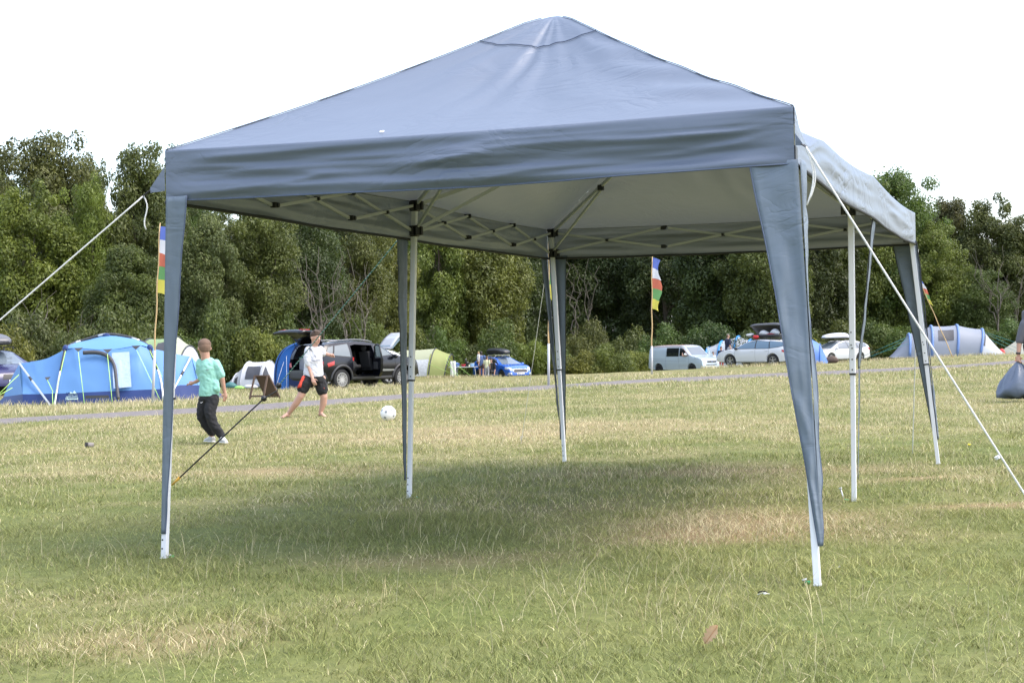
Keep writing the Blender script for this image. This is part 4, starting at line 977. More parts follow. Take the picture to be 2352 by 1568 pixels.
# deep blue car awning behind the open black boot
g = on_ground(668, 55.5); aw = thing('car_awning', 'deep blue awning tent behind the open boot of the black car', 'awning', g, R(12))
prof = sm_line([Vector((-.58, 0, 0)), Vector((-.52, 0, .85)), Vector((-.28, 0, 1.35)), Vector((.12, 0, 1.62)), Vector((.6, 0, 1.70)), Vector((1.1, 0, 1.66))], 6)
ruled('side_panel', [p + Vector((0, -.55, 0)) for p in prof], [p + Vector((.02, 1.6, 0)) for p in prof], TDB, aw, 30, 8, 0, 31)
ruled('edge_band', [p + Vector((-.06, -.60, .02)) for p in prof], [p + Vector((-.01, -.50, .03)) for p in prof], TDB2, aw, 30, 2, 0, 32, 0)
ruled('front_panel', [p + Vector((0, -.55, 0)) for p in prof[:20]], [Vector((p.x * .45 + .12, -.5, p.z * .97)) for p in prof[:20]], TDB, aw, 20, 4, 0, 33)
ruled('inner_panel', [Vector((p.x * .45 + .12, -.5, p.z * .97)) for p in prof[:20]], [Vector((p.x * .1 + .45, -.45, p.z * .93)) for p in prof[:20]], TDB2, aw, 20, 4, 0, 34)
guy(aw, [Vector((-.3, -.6, 1.0)), Vector((-.7, -1.6, 0))], .008, TWHITE); guy(aw, [Vector((-.2, -.6, 1.2)), Vector((-.3, -1.9, 0))], .008, TWHITE)
# lime tent in the middle distance
g = on_ground(985, 92)
hoop_tent('tunnel_tent', 'lime tunnel tent with silver window beside the middle left gazebo leg', g, R(-10), [(-2.6, 2.2, 1.4), (-1.6, 2.9, 1.72), (.25, 2.9, 1.78, .10), (1.15, 2.5, 1.40, .16)], [TLIMEL, TLIMEL, TLIME], POLE_D, .035, ends=(TLIME, None),
          wins=[(1, .12, .94, .06, .62, TSILV, 'window'), (1, .0, .12, .02, .9, TLIME, 'side_band'), (1, .94, 1.0, .02, .9, TLIME, 'side_band'), (2, .0, .98, .02, 1.0, TLIME, 'side_band')], skirt=TLIME, seed=6,
          guys=[((1.25, -1.0, 1.25), (2.2, -2.3, 0), LIME), ((1.2, -1.1, 1.0), (2.5, -2.4, 0), LIME), ((1.25, -.9, 1.3), (3.1, -2.0, 0), LIME), ((.3, -1.4, .9), (2.4, -2.6, .1), LIME)])
# beach shelter and blue dome between the van and the white cars
g = on_ground(1685, 106)
hoop_tent('beach_shelter', 'blue and white beach shelter between the van and the white estate', g, R(-24), [(-1.75, 2.2, 1.55), (-.8, 2.6, 1.95), (.35, 2.9, 2.25), (1.2, 2.6, 2.0)], [BEACHW, BEACHW, BEACHW], BEACHB, .08, seed=7, power=.7)
g = on_ground(1866, 98)
hoop_tent('dome_tent', 'mid blue dome tent between the two white cars', g, R(-15), [(-1.6, 2.0, 1.2), (-.5, 2.6, 1.95), (.5, 2.0, 1.3), (.95, 1.0, .15)], [TSKY], TDB, .03, seed=8, ends=(TSKY, None), guys=[((.2, -1.1, 1.7), (1.0, -1.5, .6), M('yellow_cord', (.6, .5, .05), .6))])
# the grey air-beam tent on the right
g = on_ground(2163, 99)
hoop_tent('tunnel_tent', 'grey inflatable tunnel tent with blue air beams at the right', g, R(-7), [(-3.25, 2.0, .05), (-2.2, 2.6, 1.50, .10), (-.85, 3.0, 1.98, .10), (.72, 3.0, 2.0, .12), (2.15, 2.7, 1.70, .22), (3.85, 2.2, .05)], [TGREY, TGREY, TGREY, TGREY, TWHITE], TABLUE, .085,
          wins=[(2, .22, .82, .42, .95, TDK, 'window'), (4, .0, .12, .3, 1.5, TGREYD, 'door_flap')], seed=9, power=.72, fold=.05,
          guys=[((-2.2, -1.0, 1.2), (-4.6, -1.6, .1), TEAL), ((-2.2, -1.1, .9), (-4.9, -1.8, .1), TEAL), ((-2.3, -1.0, 1.3), (-5.2, -1.0, .1), TEAL), ((2.5, -.6, 1.5), (4.8, -1.0, .3), TEAL), ((2.4, -.9, 1.3), (4.4, -1.6, .2), TEAL), ((2.5, -.2, 1.6), (5.4, 0, .5), TEAL)])
# cream bell tent at the right edge
g = on_ground(2392, 106); ct = thing('bell_tent', 'cream bell tent cut by the right edge of the picture', 'tent', g)
rows = []
for z, r in ((0, 2.9), (.25, 2.75), (.8, 1.9), (1.5, .95), (2.1, .3), (2.35, .03)): rows.append([Vector((r * math.cos(a) * (1 + .03 * math.cos(10 * a)), r * math.sin(a), z)) for a in np.linspace(0, 2 * math.pi, 41)])
mb = MB(); mb.grid(rows); mb.build('canvas', TCREAM, ct, True)
mb = MB(); mb.tube([(0, 0, 0), (0, 0, 2.45)], .03); mb.build('pole', POLE_S, ct)
for k in range(6):
    a = math.pi + k * .5; guy(ct, [Vector((2.6 * math.cos(a), 2.6 * math.sin(a), .35)), Vector((3.6 * math.cos(a), 3.6 * math.sin(a), 0))], .01, TCREAM)
lump('cool_bag', 'red bag standing between the grey tent and the cream tent', 'bag', 2301, 101, (.22, .2, .22), M('bag_red', (.55, .03, .03), .6), seed=9)

# ================================================================== flag poles
BAMBOO = M('bamboo', (.48, .33, .16), .6, noise=.2, nscale=3); SLEEVE = M('grey_tube', (.42, .42, .43), .5)
FC = [M('flag_' + n, c, .8, trans=.35) for n, c in (('blue', (.11, .16, .48)), ('white', (.60, .60, .64)), ('red', (.48, .13, .08)), ('green', (.12, .28, .10)), ('yellow', (.56, .50, .09)))]
def flag(base_px, top_px, D, sleeve, label, side=1, wide=.26, top_off=.04, seed=0, panels=5, fh=.33, group='prayer flag poles along the track'):
    a = P(*base_px, D); a.z = tz(a.x, a.y); b = P(*top_px, D); t = thing('flag_pole', label, 'flag pole', a, 0, group); d = b - a; L = d.length; u = d.normalized()
    if sleeve: MB().tube([Vector((0, 0, -.1)), u * sleeve], .032, 8).build('ground_tube', SLEEVE, t, True)
    pts = [u * (sleeve * .8 + (L - sleeve * .8) * k / 14) + Vector((.010 * math.sin(k * 1.3 + seed), 0, 0)) for k in range(15)]
    MB().tube(pts, [.021 - .008 * k / 14 for k in range(15)], 7).build('bamboo_cane', BAMBOO, t, True)
    for k in range(2, 14):
        MB().tube([pts[k] - u * .006, pts[k] + u * .006], .0235 - .008 * k / 14, 7).build('cane_node', BAMBOO, t, True)
    for i in range(panels):
        z1 = L - top_off - i * fh; z0 = z1 - fh; rows = []
        for j in range(7):
            z = z1 + (z0 - z1) * j / 6; row = []
            for k in range(9):
                s = k / 8; w = wide * (.86 + .25 * math.sin(i * 1.7 + j * .35 + seed)); wob = .05 * s * math.sin(5 * s + 1.1 * (i * 6 + j) * .35 + seed)
                row.append(u * (z - .06 * s * s - .02 * s) + Vector((side * (.012 + s * w), wob, 0)))
            rows.append(row)
        mb = MB(); mb.grid(rows); mb.build('flag_panel', FC[i], t, True)
flag((350, 921), (367.5, 512), 36, 1.25, 'tall bamboo pole with striped flag beside the front left gazebo leg', 1, .30, .08, 1, fh=.31)
flag((1260, 889), (1261, 520), 38, 1.05, 'bamboo pole half hidden behind the far left gazebo leg', 1, .10, .10, 2, fh=.33)
flag((1497, 857), (1497.5, 588), 46, .85, 'upright bamboo pole with striped flag in front of the pale blue van', 1, .27, .05, 3, fh=.305)
flag((2190, 823), (2108, 636), 62, 0, 'leaning bamboo pole with tattered flag in front of the grey tunnel tent', 1, .13, .02, 4, fh=.235)
# ================================================================== vehicles
GLASS = M('car_glass', (.010, .013, .016), .04, spec=.8); GLASSL = M('car_glass_light', (.10, .125, .15), .06, spec=.9); SCREEN = M('windscreen_glass', (.13, .16, .19), .06, spec=.7)
RUBBER = M('tyre_rubber', (.014, .014, .015), .8); TRIM = M('black_trim', (.013, .013, .014), .5); SEAMC = M('panel_gap', (.02, .02, .022), .7); INTER = M('car_interior', (.02, .02, .022), .8)
ALLOY = M('alloy_wheel', (.55, .55, .57), .3, metal=.7); ALLOYD = M('wheel_recess', (.02, .02, .02), .7); LAMP = M('head_lamp', (.55, .58, .62), .12, spec=.9); LAMPR = M('tail_lamp', (.40, .015, .015), .2, spec=.8)
PLATEW = M('plate_white', (.75, .75, .72), .5); PLATEY = M('plate_yellow', (.7, .5, .05), .5); CHROME = M('chrome', (.6, .6, .62), .15, metal=.95); BLACKTXT = M('plate_black', (.01, .01, .01), .6)
def paint(name, c, rough=.25, coat=.8): return M(name, c, rough, coat=coat, spec=.4)
def interp(pts, x): return float(np.interp(x, [p[0] for p in pts], [p[1] for p in pts]))
CARS = {
 'hatch': dict(L=4.38, w=.90, bot=.22, belt=.95, roofw=.60, wb=(-1.33, 1.36), R=.33, top=[(-2.19, .50), (-2.18, .72), (-2.13, .98), (-1.95, 1.14), (-1.70, 1.33), (-1.25, 1.42), (-.4, 1.46), (.1, 1.43), (.45, 1.33), (1.12, .99), (1.6, .91), (1.98, .79), (2.13, .66), (2.19, .45)]),
 'suv': dict(L=4.70, w=.94, bot=.30, belt=1.06, roofw=.66, wb=(-1.38, 1.41), R=.36, top=[(-2.35, .55), (-2.34, .90), (-2.28, 1.10), (-2.10, 1.42), (-1.95, 1.57), (-1.6, 1.63), (-.5, 1.67), (.15, 1.63), (.5, 1.53), (1.15, 1.15), (1.75, 1.07), (2.15, .98), (2.30, .82), (2.35, .55)]),
 'estate': dict(L=4.82, w=.91, bot=.22, belt=.96, roofw=.62, wb=(-1.33, 1.40), R=.335, top=[(-2.41, .50), (-2.40, .80), (-2.33, 1.0), (-2.15, 1.22), (-1.95, 1.36), (-1.6, 1.42), (-.4, 1.48), (.15, 1.45), (.5, 1.34), (1.22, .99), (1.8, .90), (2.2, .76), (2.36, .60), (2.41, .42)]),
 'van': dict(L=4.79, w=.92, bot=.22, belt=1.12, roofw=.76, wb=(-1.45, 1.47), R=.32, top=[(-2.39, .60), (-2.385, 1.45), (-2.33, 1.68), (-2.15, 1.79), (-1.5, 1.83), (.45, 1.84), (.72, 1.79), (1.30, 1.20), (2.0, 1.02), (2.28, .92), (2.37, .76), (2.39, .5)], taper=.07),
}
def body_mesh(S, name='body'):
    L = S['L']; xs = np.unique(np.concatenate([np.linspace(-L / 2, -L / 2 + .3, 10), np.linspace(-L / 2 + .3, L / 2 - .4, 44), np.linspace(L / 2 - .4, L / 2, 12)]))
    sm = np.array([interp(S['top'], x) for x in xs]); k = np.array([.25, .5, .25]); sm2 = sm.copy()
    for _ in range(2): sm2[1:-1] = np.convolve(sm2, k, 'valid')
    rings = []
    for x, zt in zip(xs, sm2):
        e = abs(x) - (L / 2 - .75); f = max(0, e / .75); w = S['w'] * (1 - S.get('taper', .20) * f ** 2.2)
        zb = S['bot'] + .10 * f ** 2; belt = min(S['belt'] + .02 * (-x), zt - .015); g = max(0., (zt - belt) / max(.05, max(sm2) - S['belt'])); g = min(1., g)
        wr = w * .96 + (S['roofw'] + .03 - w * .96) * g ** 1.0
        zm = zb + .5 * (belt - zb)
        half = [(0, zb), (w * .82, zb), (w * .94, zb + .06), (w * .985, zm - .08), (w, zm), (w * .995, zm + .5 * (belt - zm)), (w * .97, belt)]
        top = zt
        half += [(w * .96 + (wr - w * .96) * .5 + .012 * g, belt + (top - belt) * .45), (wr + .0, belt + (top - belt) * .80), (wr - .07, top - .022 * g - .004), (wr * .55, top + .010), (0, top + .018)]
        ring = [Vector((x, y, z)) for y, z in half] + [Vector((x, -y, z)) for y, z in half[-2:0:-1]]
        rings.append(ring)
    mb = MB(); mb.loft(rings); return mb
def sharp(o, a=32):
    o.data.polygons.foreach_set('use_smooth', [True] * len(o.data.polygons)); o.data.set_sharp_from_angle(angle=R(a)); return o
def cut(o, cutters):
    for c in cutters:
        me = c.mesh('cutter'); bm = bmesh.new(); bm.from_mesh(me); bmesh.ops.recalc_face_normals(bm, faces=bm.faces); bm.to_mesh(me); bm.free()
        t = bpy.data.objects.new('cutter', me); COL.objects.link(t)
        md = o.modifiers.new('b', 'BOOLEAN'); md.operation = 'DIFFERENCE'; md.solver = 'EXACT'; md.object = t
        mats = list(o.data.materials); par = o.parent; o.parent = None; mw = o.matrix_basis.copy(); o.matrix_basis = Matrix.Identity(4)
        baked(o); o.parent = par; o.matrix_basis = mw
        if not len(o.data.materials):
            for m in mats: o.data.materials.append(m)
        bpy.data.objects.remove(t)
    return o
class Car:
    def __init__(s, kind, name, label, loc, ang, col, group='cars parked on the campsite', cutters=()):
        s.S = S = CARS[kind]; s.t = thing(name, label, 'van' if kind == 'van' else 'car', loc, ang, group); s.paint = col
        s.body = body_mesh(S).build('body', [col, TRIM], s.t, True); s.bvh_src = s.body.data.copy()
        wells = []
        for wx in S['wb']:
            m = MB(); m.tube([(wx, -S['w'] - .2, S['R'] + .01), (wx, -S['w'] + .26, S['R'] + .01)], S['R'] + .055, 28); wells.append(m)
            m = MB(); m.tube([(wx, S['w'] + .2, S['R'] + .01), (wx, S['w'] - .26, S['R'] + .01)], S['R'] + .055, 28); wells.append(m)
        cut(s.body, wells + list(cutters)); sharp(s.body)
        bm = bmesh.new(); bm.from_mesh(s.bvh_src); s.bvh = BVHTree.FromBMesh(bm); bm.free()
    def hit(s, o, d):
        h, n, i, dist = s.bvh.ray_cast(Vector(o), Vector(d))
        return (h, n) if h is not None else (None, None)
    def cast(s, a, b, view, off):
        """view: 'R'/'L' side (a=x,b=z), 'F'/'B' ends (a=y,b=z), 'T' top (a=x,b=y)"""
        o, d = {'R': ((a, -4, b), (0, 1, 0)), 'L': ((a, 4, b), (0, -1, 0)), 'F': ((5, a, b), (-1, 0, 0)), 'B': ((-5, a, b), (1, 0, 0)), 'T': ((a, b, 4), (0, 0, -1))}[view]
        h, n = s.hit(o, d)
        if h is None:
            best = s.bvh.find_nearest(Vector((a, {'R': -s.S['w'], 'L': s.S['w']}.get(view, 0), b)) if view in 'RL' else Vector((s.S['L'] / 2 * (1 if view == 'F' else -1), a, b))); h, n = best[0], best[1]
        if n.dot(Vector(d)) > 0: n = -n
        return h + n * off
    def patch(s, poly, view, mat, name, off=.006, nr=7, nc=9, parent=None):
        zs = [p[1] for p in poly]; z0, z1 = min(zs), max(zs); rows = []
        for j in range(nr + 1):
            z = z0 + (z1 - z0) * (.002 + .996 * j / nr); xs = []
            for i in range(len(poly)):
                (xa, za), (xb, zb) = poly[i], poly[(i + 1) % len(poly)]
                if (za - z) * (zb - z) <= 0 and abs(za - zb) > 1e-9: xs.append(xa + (xb - xa) * (z - za) / (zb - za))
            if len(xs) < 2: continue
            a, b = min(xs), max(xs); rows.append([s.cast(a + (b - a) * i / nc, z, view, off) for i in range(nc + 1)])
        mb = MB(); mb.grid(rows); o = mb.build(name, mat, parent or s.t, True, fix=False)
        me = o.data; c = sum((p.center for p in me.polygons), Vector()) / len(me.polygons); nn = sum((p.normal for p in me.polygons), Vector())
        ref = {'R': Vector((0, -1, 0)), 'L': Vector((0, 1, 0)), 'F': Vector((1, 0, .2)), 'B': Vector((-1, 0, .2)), 'T': Vector((0, 0, 1))}[view]
        if nn.dot(ref) < 0: me.flip_normals()
        return o
    def line(s, pts, view, r=.004, mat=None, name='door_seam', n=10, off=.001):
        out = []
        for i in range(len(pts) - 1):
            for k in range(n): t = k / n; out.append(s.cast(pts[i][0] + (pts[i + 1][0] - pts[i][0]) * t, pts[i][1] + (pts[i + 1][1] - pts[i][1]) * t, view, off))
        out.append(s.cast(*pts[-1], view, off)); return MB().tube(out, r, 5).build(name, mat or SEAMC, s.t, True)
    def wheels(s, spokes=5, dark=False, only=None):
        Rr = s.S['R']; tw = .105
        for wx in s.S['wb']:
            for sd in (-1, 1):
                y = sd * (s.S['w'] - .135)
                prof = [(-tw, Rr * .66), (-tw, Rr * .82), (-tw * .86, Rr * .965), (-tw * .5, Rr), (tw * .5, Rr), (tw * .86, Rr * .965), (tw, Rr * .82), (tw, Rr * .66)]
                rings = [[Vector((wx + r * math.cos(a), y + q, Rr + r * math.sin(a))) for a in np.linspace(0, 2 * math.pi, 29)[:-1]] for q, r in prof]
                m = MB(); m.loft(rings, cap=False); w = m.build('wheel', RUBBER, s.t, True)
                yo = y + sd * (tw - .035)
                m = MB(); m.tube([(wx, yo - sd * .05, Rr), (wx, yo - sd * .045, Rr)], Rr * .66, 28); m.build('wheel_disc', ALLOYD, w)
                rm = MB(); ring = [[Vector((wx + r * math.cos(a), yo + q, Rr + r * math.sin(a))) for a in np.linspace(0, 2 * math.pi, 29)[:-1]] for q, r in ((-.03 * sd, Rr * .67), (.03 * sd, Rr * .67), (.03 * sd, Rr * .61), (-.03 * sd, Rr * .60))]
                rm.loft(ring + [ring[0]], cap=False)
                for k in range(spokes):
                    for dl in (-.10, .10):
                        a = 2 * math.pi * k / spokes + .3
                        rm.bar((wx + .05 * Rr * math.cos(a), yo + sd * .015, Rr + .05 * Rr * math.sin(a)), (wx + .62 * Rr * math.cos(a + dl * 1.6), yo + sd * .02, Rr + .62 * Rr * math.sin(a + dl * 1.6)), .022 + .004 * (spokes < 7), .03, (0, 1, 0))
                rm.tube([(wx, yo, Rr), (wx, yo + sd * .03, Rr)], Rr * .14, 12); rm.build('rim', ALLOYD if dark else ALLOY, w)
    def mirror(s, x, z, mat, sides=(-1, 1)):
        for sd in sides:
            y = sd * (s.S['w'] + .08); m = MB(); m.ell((x, y, z), (.075, .11, .075), 12, 8); m.bar((x + .02, sd * (s.S['w'] - .08), z - .05), (x + .02, y - sd * .03, z - .03), .05, .03); m.build('wing_mirror', mat, s.t, True)
            m = MB(); m.add([(x - .076, y - .085, z - .055), (x - .076, y + .085, z - .055), (x - .076, y + .085, z + .05), (x - .076, y - .085, z + .05)], [(0, 1, 2, 3)]); m.build('mirror_glass', GLASS, s.t)
    def handle(s, x, z, mat, view='R'):
        p = s.cast(x, z, view, .012); m = MB(); m.box(p, (.20, .03, .028)); m.build('door_handle', mat, s.t, bevel=.008)
    def plate(s, end, z, txt, mat=PLATEW, w=.52, yoff=0):
        p = s.cast(yoff, z, end, .012); sg = 1 if end == 'F' else -1
        m = MB(); m.box(p, (.012, w, .11)); o = m.build('number_plate', mat, s.t, bevel=.004)
        if txt: text3(txt, .10, p + Vector((sg * .009, 0, 0)), o, BLACKTXT, (math.pi / 2, 0, sg * math.pi / 2), 'plate_lettering', .003, .001)
    def interior(s):
        pass
    def rails(s, x0, x1, y, mat=TRIM, lift=.05):
        for sd in (-1, 1):
            pts = [s.cast(x0 + (x1 - x0) * k / 12, sd * y, 'T', lift * math.sin(math.pi * (.06 + .88 * k / 12)) ** .4) for k in range(13)]
            MB().tube(pts, .018, 7).build('roof_rail', mat, s.t, True)
def place(px, D, ang, lx=0., ly=0., dz=0.):
    g = on_ground(px, D); c, s_ = math.cos(ang), math.sin(ang)
    x, y = g.x - (c * lx - s_ * ly), g.y - (s_ * lx + c * ly); return Vector((x, y, tz(x, y) + dz))
def common(c, kind, view_near, mat, screen=SCREEN, side=GLASS):
    S = c.S
    if kind == 'hatch':
        polys = [[(.98, .985), (.42, 1.30), (-.22, 1.375), (-.24, .985)], [(-.30, .985), (-.28, 1.38), (-1.05, 1.345), (-1.18, .99)], [(-1.24, 1.0), (-1.12, 1.33), (-1.42, 1.28), (-1.62, 1.08)]]
        lines = [[(1.0, .95), (1.02, .42), (.9, .28)], [(-.27, .98), (-.27, .28)], [(-1.2, .98), (-1.15, .75), (-1.0, .62)]]; hand = [(-.08, .86), (-1.0, .88)]
        scr = [(-.66, .99), (.66, .99), (.50, 1.37), (-.50, 1.37)]; rear = [(-.58, 1.02), (.58, 1.02), (.46, 1.31), (-.46, 1.31)]
    elif kind == 'suv':
        polys = [[(.98, 1.12), (.50, 1.46), (.24, 1.50), (.22, 1.10)], [(-.98, 1.12), (-.96, 1.56), (-1.25, 1.55), (-1.55, 1.50), (-1.72, 1.16)], [(-1.78, 1.18), (-1.62, 1.50), (-1.86, 1.46), (-1.98, 1.28)]]
        lines = [[(1.05, 1.08), (1.06, .50), (.95, .36)], [(.2, 1.08), (.2, .36)]]; hand = [(.42, .97)]
        scr = [(-.70, 1.14), (.70, 1.14), (.54, 1.57), (-.54, 1.57)]; rear = None
    elif kind == 'estate':
        polys = [[(1.02, .99), (.45, 1.31), (-.16, 1.40), (-.20, .99)], [(-.26, .99), (-.22, 1.405), (-1.0, 1.375), (-1.10, .99)], [(-1.16, 1.0), (-1.06, 1.37), (-1.75, 1.33), (-1.98, 1.24), (-1.95, 1.08)]]
        lines = [[(1.06, .96), (1.08, .42), (.95, .28)], [(-.23, .98), (-.23, .28)], [(-1.12, .98), (-1.08, .7), (-.95, .55)], [(-.85, .32), (.9, .30)]]; hand = [(-.05, .86), (-.95, .88)]
        scr = [(-.66, 1.0), (.66, 1.0), (.52, 1.39), (-.52, 1.39)]; rear = [(-.62, 1.05), (.62, 1.05), (.50, 1.33), (-.50, 1.33)]
    else:
        polys = [[(1.12, 1.17), (.66, 1.62), (.42, 1.64), (.42, 1.17)], [(.30, 1.15), (.30, 1.64), (-.72, 1.64), (-.72, 1.15)]]
        lines = [[(1.22, 1.12), (1.22, .62), (1.08, .5)], [(.36, 1.72), (.36, .28)], [(-.80, 1.72), (-.80, .30)], [(-2.3, .98), (-.85, .95)], [(-2.3, .86), (1.0, .86)], [(.4, .55), (1.0, .55)]]; hand = [(.32, 1.02)]
        scr = [(-.72, 1.20), (.72, 1.20), (.66, 1.72), (-.66, 1.72)]; rear = [(-.6, 1.15), (.6, 1.15), (.56, 1.62), (-.56, 1.62)]
    for v in 'RL':
        for p in polys:
            cx = sum(q[0] for q in p) / len(p); cz = sum(q[1] for q in p) / len(p)
            c.patch([(cx + (x - cx) * 1.07, cz + (z - cz) * 1.12) for x, z in p], v, TRIM, 'window_trim', .004); c.patch(p, v, side, 'window', .009)
        for p in lines: c.line(p, v)
        for hx, hz in hand: c.handle(hx, hz, mat, v)
    c.patch(scr, 'F', screen, 'windscreen')
    if rear: c.patch(rear, 'B', side, 'rear_window')
W_PAINT = paint('white_paint', (.62, .63, .66)); BLK_PAINT = paint('black_paint', (.004, .0045, .008), .22, .18); BLU_PAINT = paint('blue_paint', (.015, .10, .46)); PALE_PAINT = paint('pale_blue_paint', (.40, .47, .52)); PURP_PAINT = paint('violet_blue_paint', (.025, .025, .085), .25, .3); SIL_PAINT = paint('silver_paint', (.50, .51, .54), .28)
BRONZE = M('rusty_roof_paint', (.34, .20, .15), .4, noise=.2)

# --- the black car with its boot and rear door open
a_s = R(47)
cav1 = MB(); cav1.prism([(-2.7, .70), (-2.7, 1.08), (1.0, 1.06), (1.05, .50), (-1.0, .50), (-1.15, .70)], -.78, .78)
cav2 = MB(); cav2.prism([(-2.7, 1.06), (-2.7, 1.7), (-2.02, 1.7), (-1.98, 1.55), (-.5, 1.605), (.1, 1.58), (.42, 1.50), (.98, 1.12), (.98, 1.06)], -.60, .60)
dor = MB(); dor.prism([(-.90, .60), (-.62, .44), (.14, .44), (.14, 1.50), (-.62, 1.545), (-.86, 1.50), (-.90, 1.10)], -1.3, -.50)
sl = place(782, 52.4, a_s, CARS['suv']['wb'][0], -.85)
suv = Car('suv', 'black_car', 'black estate SUV with boot and rear side door standing open', sl, a_s, BLK_PAINT, cutters=(cav1, cav2, dor))
common(suv, 'suv', 'R', BLK_PAINT, SCREEN, M('suv_glass', (.11, .13, .135), .06, spec=.9)); suv.wheels(9); suv.mirror(.98, 1.10, BLK_PAINT); suv.rails(-1.85, .25, .60, M('rail_grey', (.25, .25, .27), .3, metal=.6), .07)
CLAD = M('grey_cladding', (.05, .05, .055), .6)
for wx in suv.S['wb']:
    pts = [suv.cast(wx + .46 * math.cos(k), .37 + .46 * math.sin(k), 'R', .006) for k in np.linspace(-.1, math.pi + .1, 24)]; MB().tube(pts, .038, 6).build('arch_trim', CLAD, suv.t, True)
suv.patch([(-.93, .33), (.96, .33), (.96, .44), (-.93, .44)], 'R', CLAD, 'sill_trim', .012)
suv.patch([(.22, .60), (1.02, .60), (1.0, .66), (.22, .68)], 'R', M('sill_bright', (.35, .36, .38), .3, metal=.5), 'door_moulding', .012)
suv.patch([(-2.02, .92), (-1.72, 1.00), (-1.74, .86), (-1.98, .80)], 'R', LAMPR, 'tail_lamp', .012)
for sd in (-1, 1): suv.patch([(sd * .60, .80), (sd * .84, .80), (sd * .84, .98), (sd * .66, .95)], 'B', LAMPR, 'tail_lamp', .012, 4, 4)
suv.patch([(-.85, .36), (.85, .36), (.85, .62), (-.85, .62)], 'B', CLAD, 'rear_bumper', .02)
for sd in (-1, 1): suv.patch([(sd * .45, .86), (sd * .78, .90), (sd * .78, .99), (sd * .45, .95)], 'F', LAMP, 'head_lamp', .01, 4, 5)
# seats, child seat and luggage
def seat(t, x, y, mat=INTER):
    m = MB(); m.box((x, y, .72), (.50, .50, .16)); m.box((x - .30, y, 1.02), (.14, .48, .56), (0, -.2, 0)); m.ell((x - .40, y, 1.42), (.07, .14, .12)); m.box((x - .38, y, 1.32), (.03, .12, .1)); m.build('seat', mat, t, bevel=.03)
seat(suv.t, .45, -.40); seat(suv.t, .45, .40); seat(suv.t, -.62, .38)
cs = MB(); cs.tube([(-.60, -.42, .62), (-.55, -.42, .75), (-.70, -.42, .95), (-.78, -.42, 1.25)], [(.16, .24), (.2, .26), (.12, .24), (.08, .18)], 10); cs.box((-.42, -.42, .78), (.32, .36, .12)); cs.build('child_seat', INTER, suv.t, True)
MB().box((-.62, -.60, 1.04), (.06, .05, .12)).build('belt_guide', REDP, suv.t)
STEER = MB(); STEER.tube([Vector((.82 + .05 * math.sin(k), -.38 + .18 * math.cos(k), 1.05 + .17 * math.sin(k))) for k in np.linspace(0, 6.28, 17)], .015, 6); STEER.build('steering_wheel', INTER, suv.t, True)
# raised tailgate, bent at the bottom of its window
hin = [Vector((-1.98, 0, 1.62)), Vector((-2.28, 0, 1.90)), Vector((-2.42, 0, 2.02)), Vector((-2.78, 0, 2.04)), Vector((-3.02, 0, 1.98))]
for nm, k0, k1, hw_, mat in (('tailgate', 0, 4, .70, BLK_PAINT),):
    rows_o = []
    for i, p in enumerate(hin):
        w = .60 + .12 * min(1, i / 2); rows_o.append([p + Vector((0, w * s_, -.035 * abs(s_) ** 3)) for s_ in np.linspace(-1, 1, 13)])
    mb = MB(); mb.grid(rows_o); tg = mb.build('tailgate', BLK_PAINT, suv.t, True, solid=.09)
q = lambda i, f, s_: hin[i].lerp(hin[i + 1], f) + Vector((.035, s_, -.045))
mb = MB(); mb.add([q(0, .15, -.48), q(0, .15, .48), q(0, .98, .54), q(0, .98, -.54)], [(0, 1, 2, 3)]); mb.build('tailgate_glass', M('tailgate_glass', (.05, .10, .09), .1), tg, solid=.01)
mb = MB(); mb.add([q(2, .1, -.58), q(2, .1, .58), q(3, .8, .6), q(3, .8, -.6)], [(0, 1, 2, 3)]); mb.build('tailgate_lining', INTER, tg, solid=.06)
for sd in (-1, 1): MB().add([q(2, .3, sd * .60) + Vector((0, 0, .09)), q(2, .3, sd * .40) + Vector((0, 0, .10)), q(3, .3, sd * .40) + Vector((0, 0, .10)), q(3, .3, sd * .62) + Vector((0, 0, .08))], [(0, 1, 2, 3)]).build('tail_lamp', LAMPR, tg, solid=.02)
for sd in (-1, 1): MB().tube([(-2.08, sd * .62, 1.38), (-2.36, sd * .60, 1.93)], .012, 6).build('gas_strut', TRIM, tg, True)
MB().box((-2.75, .05, 1.985), (.12, .16, .02)).build('tailgate_latch', M('latch_grey', (.3, .3, .32), .4), tg)
# open rear door hinged at its front edge
dr = MB(); hx, hy = .14, -.93; ang = R(62)
def dpt(u, z, th=0.): return Vector((hx - u * math.cos(ang) - th * math.sin(ang), hy - u * math.sin(ang) + th * math.cos(ang), z))
low_p = [(0, .42), (.72, .42), (.98, .58), (1.04, .85), (1.05, 1.08), (0, 1.06)]
dr.add([dpt(u, z, 0) for u, z in low_p] + [dpt(u, z, .09) for u, z in low_p], [tuple(range(6)), tuple(range(11, 5, -1))] + [(i, i + 6, (i + 1) % 6 + 6, (i + 1) % 6) for i in range(6)])
d_o = dr.build('rear_door', BLK_PAINT, suv.t, bevel=.015)
fr = MB(); fr.tube([dpt(.02, 1.06, .04), dpt(.04, 1.47, .04), dpt(.30, 1.53, .04), dpt(.70, 1.50, .04), dpt(1.02, 1.08, .04)], .028, 6); fr.build('window_frame', TRIM, d_o, True)
MB().add([dpt(.05, 1.07, .04), dpt(1.0, 1.09, .04), dpt(.70, 1.47, .04), dpt(.30, 1.50, .04), dpt(.06, 1.44, .04)], [(0, 1, 2, 3, 4)]).build('door_glass', glassy('door_glass', (.03, .07, .07), .35), d_o)
MB().box(dpt(.45, .80, .115), (.5, .05, .25), (0, 0, ang)).build('door_lining', INTER, d_o, bevel=.02)
